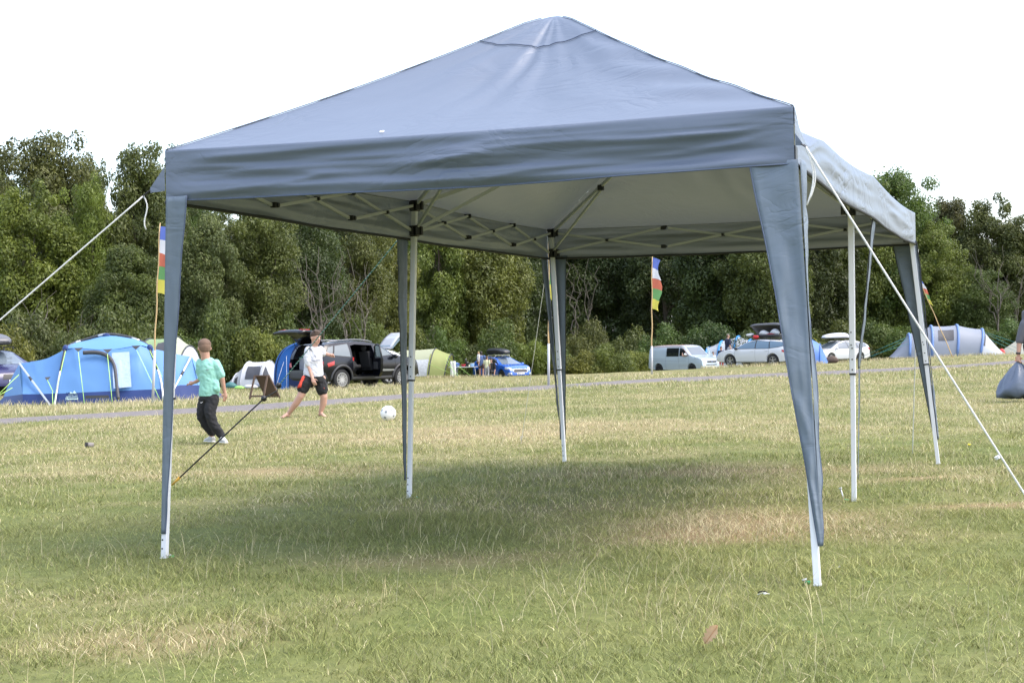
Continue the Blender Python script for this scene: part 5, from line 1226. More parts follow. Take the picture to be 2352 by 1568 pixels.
# luggage in the boot
wd = suv.t.matrix_basis
def in_car(t, p): return Matrix.Translation(t.location) @ Matrix.Rotation(t.rotation_euler.z, 4, 'Z') @ Vector(p)
lg = thing('shopping_bag', 'white and black patterned bag standing in the open boot', 'bag', in_car(suv.t, (-1.95, .1, .70)), a_s)
BGW = M('bag_white', (.6, .6, .6), .6); BGK = M('bag_black', (.02, .02, .02), .6)
MB().box((0, -.16, .23), (.18, .34, .46)).build('bag_side', BGW, lg, bevel=.02)
for z in (.08, .2, .32): MB().box((-.096, -.16 + .06 * math.sin(z * 20), z), (.012, .16, .07), (.6, 0, 0)).build('bag_print', BGK, lg)
lg = thing('storage_box', 'grey fabric box beside the patterned bag in the open boot', 'box', in_car(suv.t, (-1.92, .46, .70)), a_s)
MB().box((0, 0, .21), (.2, .26, .42)).build('box_side', BAGG, lg, bevel=.02); MB().box((0, 0, .43), (.22, .28, .03)).build('lid', BAGT, lg, bevel=.008)
lg = thing('folded_blanket', 'dark folded blanket at the near side of the open boot', 'blanket', in_car(suv.t, (-1.9, -.45, .70)), a_s)
for k in range(3): MB().box((0, 0, .06 + .11 * k), (.3, .36 - .03 * k, .10)).build('fold', (BAGT, INTER, BAGB)[k], lg, bevel=.03)

# --- pale car half hidden behind the awning
c = Car('hatch', 'white_car', 'white car half hidden between the blue awning and the open boot', place(712, 59.5, R(-72), 0, 0), R(-72), W_PAINT)
common(c, 'hatch', 'R', W_PAINT); c.wheels(5); c.mirror(.92, 1.0, W_PAINT); c.plate('F', .48, 'VW')
c.patch([(-.42, .58), (.42, .58), (.38, .74), (-.38, .74)], 'F', TRIM, 'grille')
for sd in (-1, 1): c.patch([(sd * .45, .66), (sd * .78, .70), (sd * .78, .82), (sd * .5, .78)], 'F', LAMP, 'head_lamp', .01, 4, 5)
# --- silver car with raised tailgate beyond the black car
a_ = R(-150)
c = Car('hatch', 'silver_car', 'silver hatchback with raised tailgate behind the black car bonnet', place(885, 62, a_, -1.6, .0), a_, SIL_PAINT)
common(c, 'hatch', 'R', SIL_PAINT); c.wheels(5); c.mirror(.92, 1.0, SIL_PAINT)
m = MB(); rows = [[Vector((-1.55 - .62 * f, .60 * s_, 1.42 + .62 * f + .10 * math.sin(math.pi * f))) for s_ in np.linspace(-1, 1, 9)] for f in np.linspace(0, 1, 8)]; m.grid(rows); tgt = m.build('tailgate', SIL_PAINT, c.t, True, solid=.05)
MB().add([Vector((-1.64, -.46, 1.47)), Vector((-1.64, .46, 1.47)), Vector((-2.0, .5, 1.86)), Vector((-2.0, -.5, 1.86))], [(0, 1, 2, 3)]).build('tailgate_glass', M('tg_glass', (.22, .30, .36), .08), tgt, solid=.16)
# --- blue hatchback with roof box
a_ = R(-57)
c = Car('hatch', 'blue_car', 'bright blue hatchback with black roof box facing the camera', place(1150, 95, a_), a_, BLU_PAINT)
common(c, 'hatch', 'R', BLU_PAINT); c.wheels(5, True); c.mirror(.90, 1.0, BLU_PAINT); c.plate('F', .43, 'EN69 FYT'); c.rails(-1.2, .2, .56, ALLOY, .05)
c.patch([(-.50, .50), (.50, .50), (.44, .68), (-.44, .68)], 'F', TRIM, 'grille', .008); c.line([(-.53, .60), (-.42, .69), (.42, .69), (.53, .60), (.42, .48), (-.42, .48), (-.53, .60)], 'F', .014, CHROME, 'grille_surround')
for sd in (-1, 1):
    c.patch([(sd * .55, .68), (sd * .84, .72), (sd * .84, .82), (sd * .60, .78)], 'F', LAMP, 'head_lamp', .01, 4, 5); c.patch([(sd * .62, .36), (sd * .80, .36), (sd * .78, .50), (sd * .64, .48)], 'F', LAMP, 'fog_lamp', .01, 4, 4)
c.patch([(1.75, .70), (2.05, .66), (2.05, .76), (1.75, .84)], 'R', LAMP, 'head_lamp', .01, 4, 5)
BOXB = M('roof_box_black', (.02, .021, .023), .3, spec=.5); BOXS = M('roof_box_silver', (.55, .57, .62), .3); BOXG = M('roof_box_grey', (.10, .10, .11), .4)
def roof_box(label, t, z, L=1.9, w=.40, h=.36, mat=BOXB, x0=0., lower=TRIM):
    o = thing('roof_box', label, 'roof box', in_car(t, (x0, 0, z)), t.rotation_euler.z, 'roof boxes on cars')
    def half(zf0, zf1, grow):
        rings = []
        for k in range(17):
            u = k / 16; x = -L / 2 + L * u; e = (1 - abs(2 * u - 1) ** 5) ** .5 if 0 < u < 1 else .12
            nose = 1 - .55 * max(0, (u - .45) / .55) ** 1.6; tail = 1 - .25 * max(0, (.2 - u) / .2) ** 2; hh = h * nose * tail; ww = w * (.55 + .45 * e) * (1 - .25 * max(0, (u - .6) / .4) ** 2)
            rings.append([Vector((x, ww * math.copysign(abs(math.cos(a)) ** .6, math.cos(a)) * grow, h * .22 + (hh * zf1 * abs(math.sin(a)) ** .7 if math.sin(a) > 0 else -h * zf0 * abs(math.sin(a)) ** .7) * (e ** .3))) for a in np.linspace(0, 2 * math.pi, 21)[:-1]])
        m = MB(); m.loft(rings); return m
    half(.02, .78, 1.0).build('lid', mat, o, True); half(.20, .03, .985).build('base_tray', lower, o, True)
    for x in (-.42, .42):
        m = MB(); m.bar((x, -.52, -.055), (x, .52, -.055), .03, .025)
        for sd in (-1, 1): m.bar((x, sd * .5, -.13), (x, sd * .5, -.05), .05, .04)
        m.build('cross_bar', ALLOY if mat is BOXB else TRIM, o)
    return o
roof_box('black roof box with a pale nose on the blue hatchback', c.t, 1.60, 2.0, .42, .40, BOXB, -.25)
# --- pale blue van
a_ = R(-50)
c = Car('van', 'camper_van', 'pale blue camper van with rusty roof behind the striped flag', place(1574, 99, a_, .1, 0, -.02), a_, PALE_PAINT)
common(c, 'van', 'R', PALE_PAINT, M('van_screen', (.13, .15, .17), .10, spec=.5)); c.wheels(5, True); c.mirror(1.02, 1.25, W_PAINT); c.plate('F', .46, 'M819 TFX')
c.patch([(-2.30, -.74), (.50, -.74), (.50, .74), (-2.30, .74)], 'T', BRONZE, 'roof_skin', .006, 10, 16); c.line([(1.22, 1.15), (.60, 1.70), (.3, 1.74), (-2.2, 1.72)], 'R', .02, BRONZE, 'roof_gutter'); c.line([(1.22, 1.15), (.60, 1.70), (.3, 1.74)], 'L', .02, BRONZE, 'roof_gutter')
c.patch([(-.42, .70), (.42, .70), (.42, .82), (-.42, .82)], 'F', TRIM, 'grille', .008); c.patch([(-.55, .55), (.45, .55), (.45, .61), (-.55, .61)], 'F', TRIM, 'lower_grille', .008)
for sd in (-1, 1): c.patch([(sd * .46, .69), (sd * .80, .69), (sd * .80, .83), (sd * .46, .83)], 'F', LAMP, 'head_lamp', .01, 4, 4)
p = c.cast(0, .76, 'F', .012); MB().tube([p, p + Vector((.015, 0, 0))], .065, 16).build('round_badge', CHROME, c.t)
c.patch([(-.84, .30), (.84, .30), (.84, .44), (-.84, .44)], 'F', PALE_PAINT, 'front_bumper', .03)
VAN = c
# open far door of the van
m = MB(); m.add([(1.25, .95, .55), (.95, 1.65, .55), (.95, 1.65, 1.15), (.72, 1.45, 1.70), (1.05, .98, 1.68), (1.25, .95, 1.15)], [(0, 1, 2, 3, 4, 5)]); m.build('open_door', PALE_PAINT, c.t, solid=.05)
# --- white estate with open roof box
a_ = R(138)
c = Car('estate', 'white_estate_car', 'white estate car with an open black roof box full of bedding', place(1746, 84, a_, 0, 0, -.04), a_, W_PAINT); EST = c
common(c, 'estate', 'L', W_PAINT, SCREEN, M('estate_glass', (.08, .14, .20), .05, spec=.9)); c.wheels(5); c.mirror(.95, 1.0, TRIM); c.rails(-1.6, .2, .56, TRIM, .05)
c.patch([(-2.30, .82), (-1.90, .92), (-1.90, .80), (-2.25, .72)], 'L', LAMPR, 'tail_lamp', .01); 
for sd in (-1, 1): c.patch([(sd * .40, .86), (sd * .82, .86), (sd * .82, 1.0), (sd * .45, .97)], 'B', LAMPR, 'tail_lamp', .01, 4, 5)
c.patch([(-.8, .28), (.8, .28), (.78, .36), (-.78, .36)], 'B', TRIM, 'bumper_trim', .01); c.plate('B', .72, '', PLATEY)
for sd in (-1, 1): c.patch([(sd * .48, .62), (sd * .8, .66), (sd * .8, .74), (sd * .5, .72)], 'F', LAMP, 'head_lamp', .01, 4, 5)
rb = thing('open_roof_box', 'black roof box with raised lid on the white estate car', 'roof box', in_car(c.t, (-.55, 0, 1.62)), a_)
tr = MB(); tr.loft([[Vector((x, y * e, z)) for x, y in [(1.0 * math.copysign(abs(math.cos(a)) ** .5, math.cos(a)), .42 * math.copysign(abs(math.sin(a)) ** .5, math.sin(a))) for a in np.linspace(0, 6.2832, 25)[:-1]]] for z, e in ((-.04, .8), (.0, .98), (.12, 1.0), (.12, .95), (.02, .92))], cap=True); tr.build('base_tray', BOXB, rb, True)
lid = []
for k in range(13):
    u = k / 12; x = -1.0 + 2.0 * u; lift = .10 + .0 * u; e = (1 - abs(2 * u - 1) ** 5) ** .5 if 0 < u < 1 else .2
    row = []
    for j in range(13):
        s_ = j / 12 * 2 - 1; y = .42 * s_; zz = .30 * (1 - abs(s_) ** 4) ** .5 * e * (1 - .35 * (u - .5)) ; h0 = .14 + .46 * (s_ + 1) / 2
        row.append(Vector((x, y - .05 * (s_ + 1), h0 + zz * .75)))
    lid.append(row)
m = MB(); m.grid(lid); m.build('lid', BOXG, rb, True, solid=.015)
for x in (-.45, .45): m = MB(); m.bar((x, -.55, -.07), (x, .55, -.07), .03, .025); m.bar((x, -.5, -.14), (x, -.5, -.06), .05); m.bar((x, .5, -.14), (x, .5, -.06), .05); m.build('cross_bar', TRIM, rb)
def on_box(name, label, cat, p, r, mat, seed):
    t = thing(name, label, cat, in_car(EST.t, p), a_); mb = MB(); mb.ell((0, 0, r[2]), r, 12, 8); mb.v = [(x * (1 + .15 * math.sin(8 * z + seed)), y * (1 + .12 * math.sin(9 * x + seed)), z * (1 + .15 * math.sin(7 * x + seed))) for x, y, z in mb.v]; mb.build('body', mat, t, True)
on_box('pillow', 'white pillow lying in the open roof box', 'pillow', (-.35, .1, 1.66), (.3, .2, .14), BGW, 1); on_box('bundle', 'blue and white bundle in the open roof box', 'bundle', (-1.0, .1, 1.68), (.3, .22, .16), BEACHW, 2)
on_box('blanket', 'dark red blanket under the bundle in the open roof box', 'blanket', (-.8, .22, 1.64), (.4, .16, .08), M('maroon_cloth', (.20, .02, .03), .8), 3); on_box('white_bag', 'white bag at the front end of the open roof box', 'bag', (.50, .2, 1.64), (.28, .2, .10), BGW, 4)
on_box('red_bag', 'red bag hanging from the roof bar of the white estate', 'bag', (-.1, .56, 1.50), (.20, .10, .12), M('red_cloth', (.45, .02, .02), .6), 5)
# --- second white car with silver roof box
a_ = R(-147)
c = Car('estate', 'white_estate_car', 'white car with closed silver roof box at the middle right gazebo leg', place(1922, 105, a_), a_, W_PAINT); AUD = c
common(c, 'estate', 'L', W_PAINT, SCREEN, GLASSL); c.wheels(5); c.mirror(.95, 1.0, W_PAINT); c.rails(-1.5, .2, .56, ALLOY, .05)
for sd in (-1, 1): c.patch([(sd * .46, .64), (sd * .82, .70), (sd * .82, .80), (sd * .5, .74)], 'F', LAMP, 'head_lamp', .01, 4, 5); c.patch([(sd * .40, .86), (sd * .82, .86), (sd * .82, 1.0), (sd * .45, .97)], 'B', LAMPR, 'tail_lamp', .01, 4, 5)
c.patch([(-.42, .36), (.42, .36), (.36, .68), (-.36, .68)], 'F', TRIM, 'grille', .008); c.plate('F', .45, '', PLATEW); c.patch([(-2.36, .84), (-2.1, .94), (-2.1, 1.02), (-2.3, .98)], 'L', LAMPR, 'tail_lamp', .01, 4, 4)
roof_box('silver roof box on the white car at the middle right leg', c.t, 1.62, 2.2, .42, .42, BOXS, .15)
lump('stuff_bag', 'orange-red bag on the grass in front of the white car bonnet', 'bag', 1881, 98, (.25, .2, .24), M('orange_bag', (.55, .08, .05), .6), seed=12)
lump('laundry_basket', 'dark brown basket standing at the front wheel of the white car', 'basket', 1907, 98, (.48, .3, .26), M('brown_basket', (.07, .045, .035), .8, noise=.3), seed=13)
lump('stuff_bag', 'small black bag between the orange bag and the brown basket', 'bag', 1893, 98, (.2, .2, .12), BGK, seed=14)
# --- violet-blue car with roof box cut by the left edge
a_ = R(-52)
c = Car('hatch', 'violet_car', 'violet-blue car with dark roof box cut by the left edge', place(-18, 50, a_), a_, PURP_PAINT)
common(c, 'hatch', 'R', PURP_PAINT); c.wheels(5); c.mirror(.90, 1.0, PURP_PAINT); c.plate('F', .46, 'OE', PLATEW); c.patch([(-.45, .52), (.45, .52), (.4, .68), (-.4, .68)], 'F', TRIM, 'grille', .008)
for sd in (-1, 1): c.patch([(sd * .52, .66), (sd * .84, .72), (sd * .84, .80), (sd * .56, .76)], 'F', LAMP, 'head_lamp', .01, 4, 5)
roof_box('dark grey roof box on the violet-blue car', c.t, 1.60, 1.9, .42, .40, BOXG, .1)
# ================================================================== people
SKIN = M('skin', (.43, .245, .175), .5, noise=.05); SKIN2 = M('skin_fair', (.46, .26, .19), .5, noise=.05); SKIND = M('skin_shade', (.36, .17, .12), .5)
HAIRB = M('hair_brown', (.055, .032, .020), .7, noise=.3, nscale=30); HAIRS = M('hair_cropped', (.13, .08, .053), .8, noise=.3, nscale=40); HAIRK = M('hair_dark', (.022, .016, .013), .6, noise=.3, nscale=30)
FADE = M('hair_fade', (.17, .105, .072), .85, noise=.25, nscale=60); EYE = M('eye_dark', (.015, .012, .010), .3); LIP = M('lip', (.38, .14, .12), .5)
def blend(mb, name, mat, parent, vox, smooth=6, fac=.5, folds=0.):
    """one continuous skin over overlapping tapered limbs"""
    o = mb.build(name, mat, parent, True)
    md = o.modifiers.new('remesh', 'REMESH'); md.mode = 'VOXEL'; md.voxel_size = vox; md.use_smooth_shade = True
    if smooth: sm = o.modifiers.new('smooth', 'SMOOTH'); sm.iterations = smooth; sm.factor = fac
    mats = list(o.data.materials); baked(o)
    if not len(o.data.materials):
        for m in mats: o.data.materials.append(m)
    if folds:       # soft drapery folds
        me = o.data; n = len(me.vertices); co = np.zeros(n * 3, np.float32); no = np.zeros(n * 3, np.float32); me.vertices.foreach_get('co', co); me.vertex_normals.foreach_get('vector', no); co = co.reshape(-1, 3); no = no.reshape(-1, 3)
        w = vnoise(co[:, 0] * 1.6 + co[:, 1] * 1.1 + co[:, 2] * .9, co[:, 2] * 1.0 - co[:, 0] * .8, .055, 41) + .6 * vnoise(co[:, 0] * 1.2 - co[:, 1], co[:, 2] * 2.2 + co[:, 0], .045, 42) - .8
        co += no * (w * folds)[:, None]; me.vertices.foreach_set('co', co.ravel()); me.update()
    o.data.polygons.foreach_set('use_smooth', [True] * len(o.data.polygons)); return o
def limbs(mb, pts, rad, n=12):
    pts = [Vector(p) for p in pts]; mb.tube(pts, rad, n)
    for p, r in zip(pts, rad):
        q = r if not isinstance(r, (tuple, list)) else min(r)
        mb.ell(p, (q, q, q), 10, 8)
def hand(mb, wrist, direction, palm_n, s, curl=.5, thumb_side=1):
    """palm with four bent fingers and a thumb; direction = where the fingers point"""
    d = Vector(direction).normalized(); n = Vector(palm_n); n = (n - d * n.dot(d)).normalized(); w = d.cross(n).normalized() * thumb_side
    wrist = Vector(wrist); pl = s * .50
    mb.tube([wrist, wrist + d * pl * .5, wrist + d * pl], [(s * .13, s * .20), (s * .13, s * .25), (s * .10, s * .24)], 10)
    for i, (o, L) in enumerate(((.19, .42), (.065, .47), (-.065, .44), (-.18, .34))):
        b = wrist + d * pl * .95 + w * s * o; c = curl * (.85 + .1 * i)
        p1 = b + (d * math.cos(c * .5) + n * math.sin(c * .5)) * s * L * .45; p2 = p1 + (d * math.cos(c * 1.2) + n * math.sin(c * 1.2)) * s * L * .32; p3 = p2 + (d * math.cos(c * 1.8) + n * math.sin(c * 1.8)) * s * L * .25
        mb.tube([b - d * s * .05, p1, p2, p3], [s * .058, s * .052, s * .046, s * .036], 7)
    b = wrist + d * pl * .30 + w * s * .2; p1 = b + (d * .6 + w * .75 + n * .25).normalized() * s * .24; p2 = p1 + (d * .9 + w * .25 + n * .3).normalized() * s * .2
    mb.tube([b, p1, p2], [s * .08, s * .06, s * .045], 7)
def head(t, body, c, hh, face, hair, hmat, skin, style='short', vox=.008, lift=0):
    """c centre, hh head height, face unit vector in plan"""
    c = Vector(c); f = Vector(face).normalized(); r_ = Vector((f.y, -f.x, 0)).normalized(); up = Vector((0, 0, 1)); up = (up - f * up.dot(f)).normalized()
    L = lambda a, b, z: c + r_ * a * hh + f * b * hh + up * z * hh
    body.ell(c + f * -.02 * hh + up * .08 * hh, (hh * .345, hh * .345, hh * .42), 16, 12)
    rot = math.atan2(f.y, f.x) - math.pi / 2
    body.ell(L(0, .02, -.16), (hh * .27, hh * .30, hh * .34), 14, 10, (0, 0, rot)); body.ell(L(0, .16, -.36), (hh * .15, hh * .14, hh * .11), 10, 8, (0, 0, rot))
    body.tube([L(0, .30, .06), L(0, .385, -.09), L(0, .33, -.13)], [hh * .035, hh * .06, hh * .05], 8)
    for s_ in (-1, 1):
        body.ell(L(s_ * .345, -.03, -.04), (hh * .04, hh * .07, hh * .105), 8, 8, (0, 0, rot + s_ * .4)); body.ell(L(s_ * .15, .29, .10), (hh * .09, hh * .05, hh * .03), 8, 6, (0, 0, rot))
        MB().ell(L(s_ * .14, .315, .035), (hh * .038, hh * .03, hh * .026), 8, 6, (0, 0, rot)).build('eye', EYE, t, True)
        MB().tube([L(s_ * .06, .345, .105), L(s_ * .15, .345, .125), L(s_ * .23, .29, .105)], hh * .018, 6).build('eyebrow', hmat, t, True)
    MB().tube([L(-.09, .315, -.235), L(0, .345, -.235), L(.09, .315, -.235)], [hh * .012, hh * .022, hh * .012], 6).build('mouth', LIP, t, True)
    h = MB()
    if style == 'cropped':
        h.ell(L(0, -.03, .20), (hh * .362, hh * .362, hh * .33), 20, 12)
        fd = MB(); fd.ell(L(0, -.05, .10), (hh * .354, hh * .354, hh * .37), 20, 12); fd.ell(L(0, -.14, -.02), (hh * .298, hh * .235, hh * .26), 16, 10, (0, 0, rot)); blend(fd, 'hair_fade', FADE, t, vox, 2, .4)
    elif style == 'short':
        h.ell(L(0, -.05, .20), (hh * .368, hh * .368, hh * .32), 18, 12); h.ell(L(0, -.19, .03), (hh * .29, hh * .21, hh * .24), 14, 10, (0, 0, rot))
        for k in range(13):
            a = (k - 6) * .16; q = L(.31 * math.sin(a), .28 * math.cos(a), .25 + .05 * math.sin(k * 2.1)); h.tube([L(.2 * math.sin(a), .0, .46 + .03 * math.sin(k * 3.3)), L(.30 * math.sin(a), .20 * math.cos(a), .44 + .03 * math.sin(k * 1.7)), q], [hh * .10, hh * .08, hh * .03], 7)
    elif style == 'long':
        h.ell(L(0, -.05, .13), (hh * .39, hh * .39, hh * .40), 18, 12); h.tube([L(0, -.15, .1), L(0, -.2, -.25), L(0, -.2, -.62)], [(hh * .30, hh * .38), (hh * .22, hh * .36), (hh * .12, hh * .26)], 12)
    if style == 'short':
        rr = np.random.default_rng(int(abs(c.x * 1000)) % 97)
        for k in range(26):
            a, e = rr.random() * 6.28, .35 + rr.random() * 1.1; dv = r_ * math.cos(a) * math.cos(e) + f * math.sin(a) * math.cos(e) + up * math.sin(e)
            q = L(0, -.05, .20) + Vector(dv) * hh * .31; h.tube([q, q + (Vector(dv) * .10 + f * .07 + r_ * rr.normal(0, .04)) * hh], [hh * .05, hh * .012], 6)
    o = blend(h, 'hair', hmat, t, vox * 1.0, 2, .4)
    return o
def shoe(t, ankle, toe, s, mat, sole):
    a, b = Vector(ankle), Vector(toe); d = (b - a); d.z = 0; d = d.normalized(); z0 = min(a.z, b.z)
    heel = Vector((a.x, a.y, z0)) - d * s * .16; m = MB()
    m.tube([heel + Vector((0, 0, s * .16)), heel + d * s * .3 + Vector((0, 0, s * .2)), heel + d * s * .62 + Vector((0, 0, s * .13)), heel + d * s * .98 + Vector((0, 0, s * .09))], [(s * .15, s * .15), (s * .165, s * .19), (s * .165, s * .12), (s * .10, s * .07)], 10)
    m.tube([a + Vector((0, 0, s * .05)), heel + d * s * .22 + Vector((0, 0, s * .15))], [s * .15, s * .16], 10)
    o = blend(m, 'shoe', mat, t, .008, 3)
    m = MB(); m.tube([heel - d * s * .02 + Vector((0, 0, s * .03)), heel + d * s * .4 + Vector((0, 0, s * .03)), heel + d * s * 1.0 + Vector((0, 0, s * .035))], [(s * .15, s * .04), (s * .17, s * .04), (s * .11, s * .035)], 10); m.build('sole', sole, o, True)

TEEG = M('mint_tshirt', (.24, .50, .41), .8, noise=.10, nscale=12, bump=.25, bscale=14, stretch=(1, 1, 2.5)); BLACKC = M('black_cotton', (.010, .010, .012), .85, bump=.3, bscale=14); TEEW = M('white_shirt', (.56, .56, .60), .75, bump=.3, bscale=12); SHOEG = M('trainer_grey', (.45, .44, .42), .7, noise=.2); WSOLE = M('sole_white', (.7, .7, .7), .6); REDC = M('red_stripe', (.65, .06, .03), .7); GREYP = M('print_grey', (.20, .21, .24), .7)

# --- the small boy in the mint T-shirt, seen from behind
def boy_mint():
    D = 17.4; g = G(482, 1017); t = thing('person', 'small boy in mint T-shirt and black joggers seen from behind', 'person', g)
    k = .000979; X = lambda x: (x - 680) * k; Z = lambda y: (1497 - y) * k
    V = lambda x, y, d=0.: Vector((X(x), d, Z(y)))
    b = MB(); face = (-.45, .9, 0)
    limbs(b, [V(652, 520, .0), V(645, 430, -.01)], [.053, .052])
    limbs(b, [V(585, 560, .02), V(590, 745, .04), V(505, 785, .10), V(470, 795, .13)], [.040, .031, .023, .019]); hand(b, V(470, 795, .13), (-.75, .55, -.05), (0, .2, -1), .115, .6, 1)
    limbs(b, [V(780, 575, -.01), V(842, 745, -.02), V(862, 915, .01)], [.040, .032, .021]); hand(b, V(862, 915, .01), (.08, .0, -1), (-.5, .6, 0), .118, .45, -1)
    b.tube([V(680, 980), V(680, 780), V(685, 620), V(660, 520)], [(.075, .10), (.07, .095), (.075, .105), (.05, .05)], 14)
    limbs(b, [V(640, 960, .01), V(590, 1180, .02), V(690, 1410, .07)], [.06, .045, .03]); limbs(b, [V(730, 960, -.02), V(705, 1190, -.06), V(820, 1425, -.03)], [.06, .045, .03])
    head(t, b, V(640, 392, .0), .212, face, None, HAIRS, SKIN, 'cropped')
    blend(b, 'body', SKIN, t, .0065, 5)
    s = MB(); s.tube([V(682, 955), V(685, 900), V(690, 780), V(688, 660), V(680, 575), V(655, 520)], [(.088, .116), (.09, .118), (.085, .108), (.086, .116), (.078, .112), (.05, .055)], 18)
    limbs(s, [V(590, 570, .02), V(578, 640, .03), V(590, 725, .04)], [.058, .055, .050]); limbs(s, [V(772, 580, -.01), V(805, 640, -.015), V(825, 712, -.02)], [.060, .055, .050])
    s.tube([V(760, 780, -.03), V(785, 870, -.05), V(800, 905, -.05)], [.05, .045, .02], 8)
    blend(s, 'tshirt', TEEG, t, .008, 4, folds=.011)
    p = MB(); p.tube([V(682, 1010), V(682, 935)], [(.078, .10), (.082, .105)], 16)
    limbs(p, [V(640, 975, .01), V(598, 1080, .02), V(588, 1190, .025), V(635, 1310, .05), V(690, 1385, .07)], [.074, .066, .060, .052, .045]); limbs(p, [V(730, 975, -.02), V(700, 1100, -.05), V(705, 1200, -.06), V(770, 1330, -.05), V(820, 1410, -.03)], [.076, .070, .062, .054, .046])
    p.tube([V(800, 1395, -.04), V(845, 1398, -.03)], [.045, .035], 8)
    blend(p, 'joggers', BLACKC, t, .008, 4, folds=.011)
    shoe(t, V(695, 1430, .07), V(650, 1490, .12), .20, SHOEG, WSOLE); shoe(t, V(825, 1440, -.03), V(865, 1492, -.10), .20, SHOEG, WSOLE)
    c = V(612, 1018, -.085); m = MB(); m.add([c + Vector(q) for q in ((-.016, 0, .004), (-.010, 0, -.008), (.0, 0, -.006), (.020, 0, .008), (-.002, 0, -.001), (-.009, 0, -.002))], [(0, 1, 2, 3, 4, 5)]); m.build('tick_logo', WSOLE, t, solid=.002)
    for x in (1,): MB().ell(V(690, 640, -.092), (.018, .004, .004)).build('shirt_mark', GREYP, t)
boy_mint()
# --- the taller boy in the white shirt
def boy_white():
    g = G(725, 958); t = thing('person', 'barefoot boy in white football shirt and black shorts facing the ball', 'person', g)
    ox = P(725, 958, 22.5).x; k = .000931
    X = lambda x: (x - 833) * k; Z = lambda y: (1640 - y) * k; V = lambda x, y, d=0.: Vector((X(x), d, Z(y)))
    b = MB(); face = (.80, -.58, -.14)
    limbs(b, [V(832, 530, .0), V(845, 430, -.01)], [.05, .05])
    limbs(b, [V(735, 540, -.05), V(742, 770, -.07), V(815, 1000, -.14)], [.045, .034, .023]); hand(b, V(815, 1000, -.14), (.35, -.25, -.9), (.3, .9, 0), .135, .55, 1)
    limbs(b, [V(930, 540, .05), V(985, 590, .10), V(1085, 625, .06)], [.045, .034, .022]); hand(b, V(1075, 622, .06), (.9, -.1, -.1), (0, -.3, -1), .125, 1.2, -1)
    b.tube([V(820, 1010), V(815, 800), V(820, 620), V(835, 520)], [(.08, .105), (.075, .10), (.08, .11), (.05, .05)], 14)
    limbs(b, [V(730, 1010, -.03), V(600, 1290, -.08), V(525, 1400, -.06), V(385, 1575, -.02)], [.085, .056, .054, .030]); limbs(b, [V(920, 1010, .03), V(972, 1310, .02), V(960, 1410, .04), V(905, 1580, .05)], [.085, .056, .054, .030])
    for (ax, ay, ad), (tx, ty, td) in (((385, 1575, -.02), (300, 1622, -.10)), ((905, 1580, .05), (985, 1625, -.02))):
        a = V(ax, ay, ad); q = V(tx, ty, td); heel = Vector((a.x, a.y, .025)) - (q - a).normalized() * .03; b.tube([heel, a.lerp(q, .35) + Vector((0, 0, .005)), Vector((q.x, q.y, .016))], [(.026, .028), (.028, .030), (.036, .014)], 10)
        dd = Vector((q.x - a.x, q.y - a.y, 0)).normalized(); sd = Vector((-dd.y, dd.x, 0))
        for i in range(5): b.ell(Vector((q.x, q.y, .014)) + dd * (.012 - .004 * abs(i - 1)) + sd * (i - 2) * .015, (.012, .012, .010), 8, 6)
    head(t, b, V(865, 335, -.02), .225, face, None, HAIRB, SKIN2, 'short')
    blend(b, 'body', SKIN2, t, .0065, 5)
    s = MB(); s.tube([V(812, 975), V(812, 900), V(818, 760), V(825, 640), V(830, 540), V(838, 480)], [(.115, .155), (.115, .155), (.105, .142), (.10, .135), (.085, .12), (.055, .06)], 18)
    limbs(s, [V(745, 540, -.05), V(728, 640, -.065), V(742, 755, -.07)], [.066, .064, .058]); limbs(s, [V(925, 540, .05), V(965, 590, .08)], [.066, .056])
    blend(s, 'football_shirt', TEEW, t, .009, 4, folds=.011)
    p = MB(); p.tube([V(815, 1060), V(815, 955)], [(.112, .158), (.112, .156)], 16)
    limbs(p, [V(735, 1010, -.02), V(690, 1080, -.05), V(640, 1165, -.065)], [.10, .096, .090]); limbs(p, [V(905, 1010, .03), V(930, 1110, .03), V(948, 1205, .025)], [.10, .096, .090])
    blend(p, 'shorts', BLACKC, t, .009, 4, folds=.011)
    m = MB(); rows = [[V(655 - 70 * f + (28 + 10 * f) * s_, 965 + 180 * f - 12 * s_, -.075 - .05 * f - .045 * (s_ > 0) * s_) for s_ in (-.6, 0, .8)] for f in (0, .25, .5, .75, 1)]; m.grid(rows); m.build('red_stripe', REDC, t, True, solid=.03)
    MB().box(V(975, 1170, -.052), (.03, .012, .035), (0, .4, 0)).build('shorts_badge', REDC, t)
    # chest print, shoulder stripes
    text3('Fly', .04, V(862, 640, -.142), t, GREYP, (math.pi / 2, .0, .35), 'chest_lettering', .001, .004); text3('Emirates', .038, V(872, 705, -.142), t, GREYP, (math.pi / 2, -.08, .35), 'chest_lettering', .001, .004)
    for i in range(3): MB().bar(V(755 + 18 * i, 490 + 4 * i, -.105), V(790 + 12 * i, 545, -.118), .008, .010).build('shoulder_stripe', GREYP, t)
boy_white()
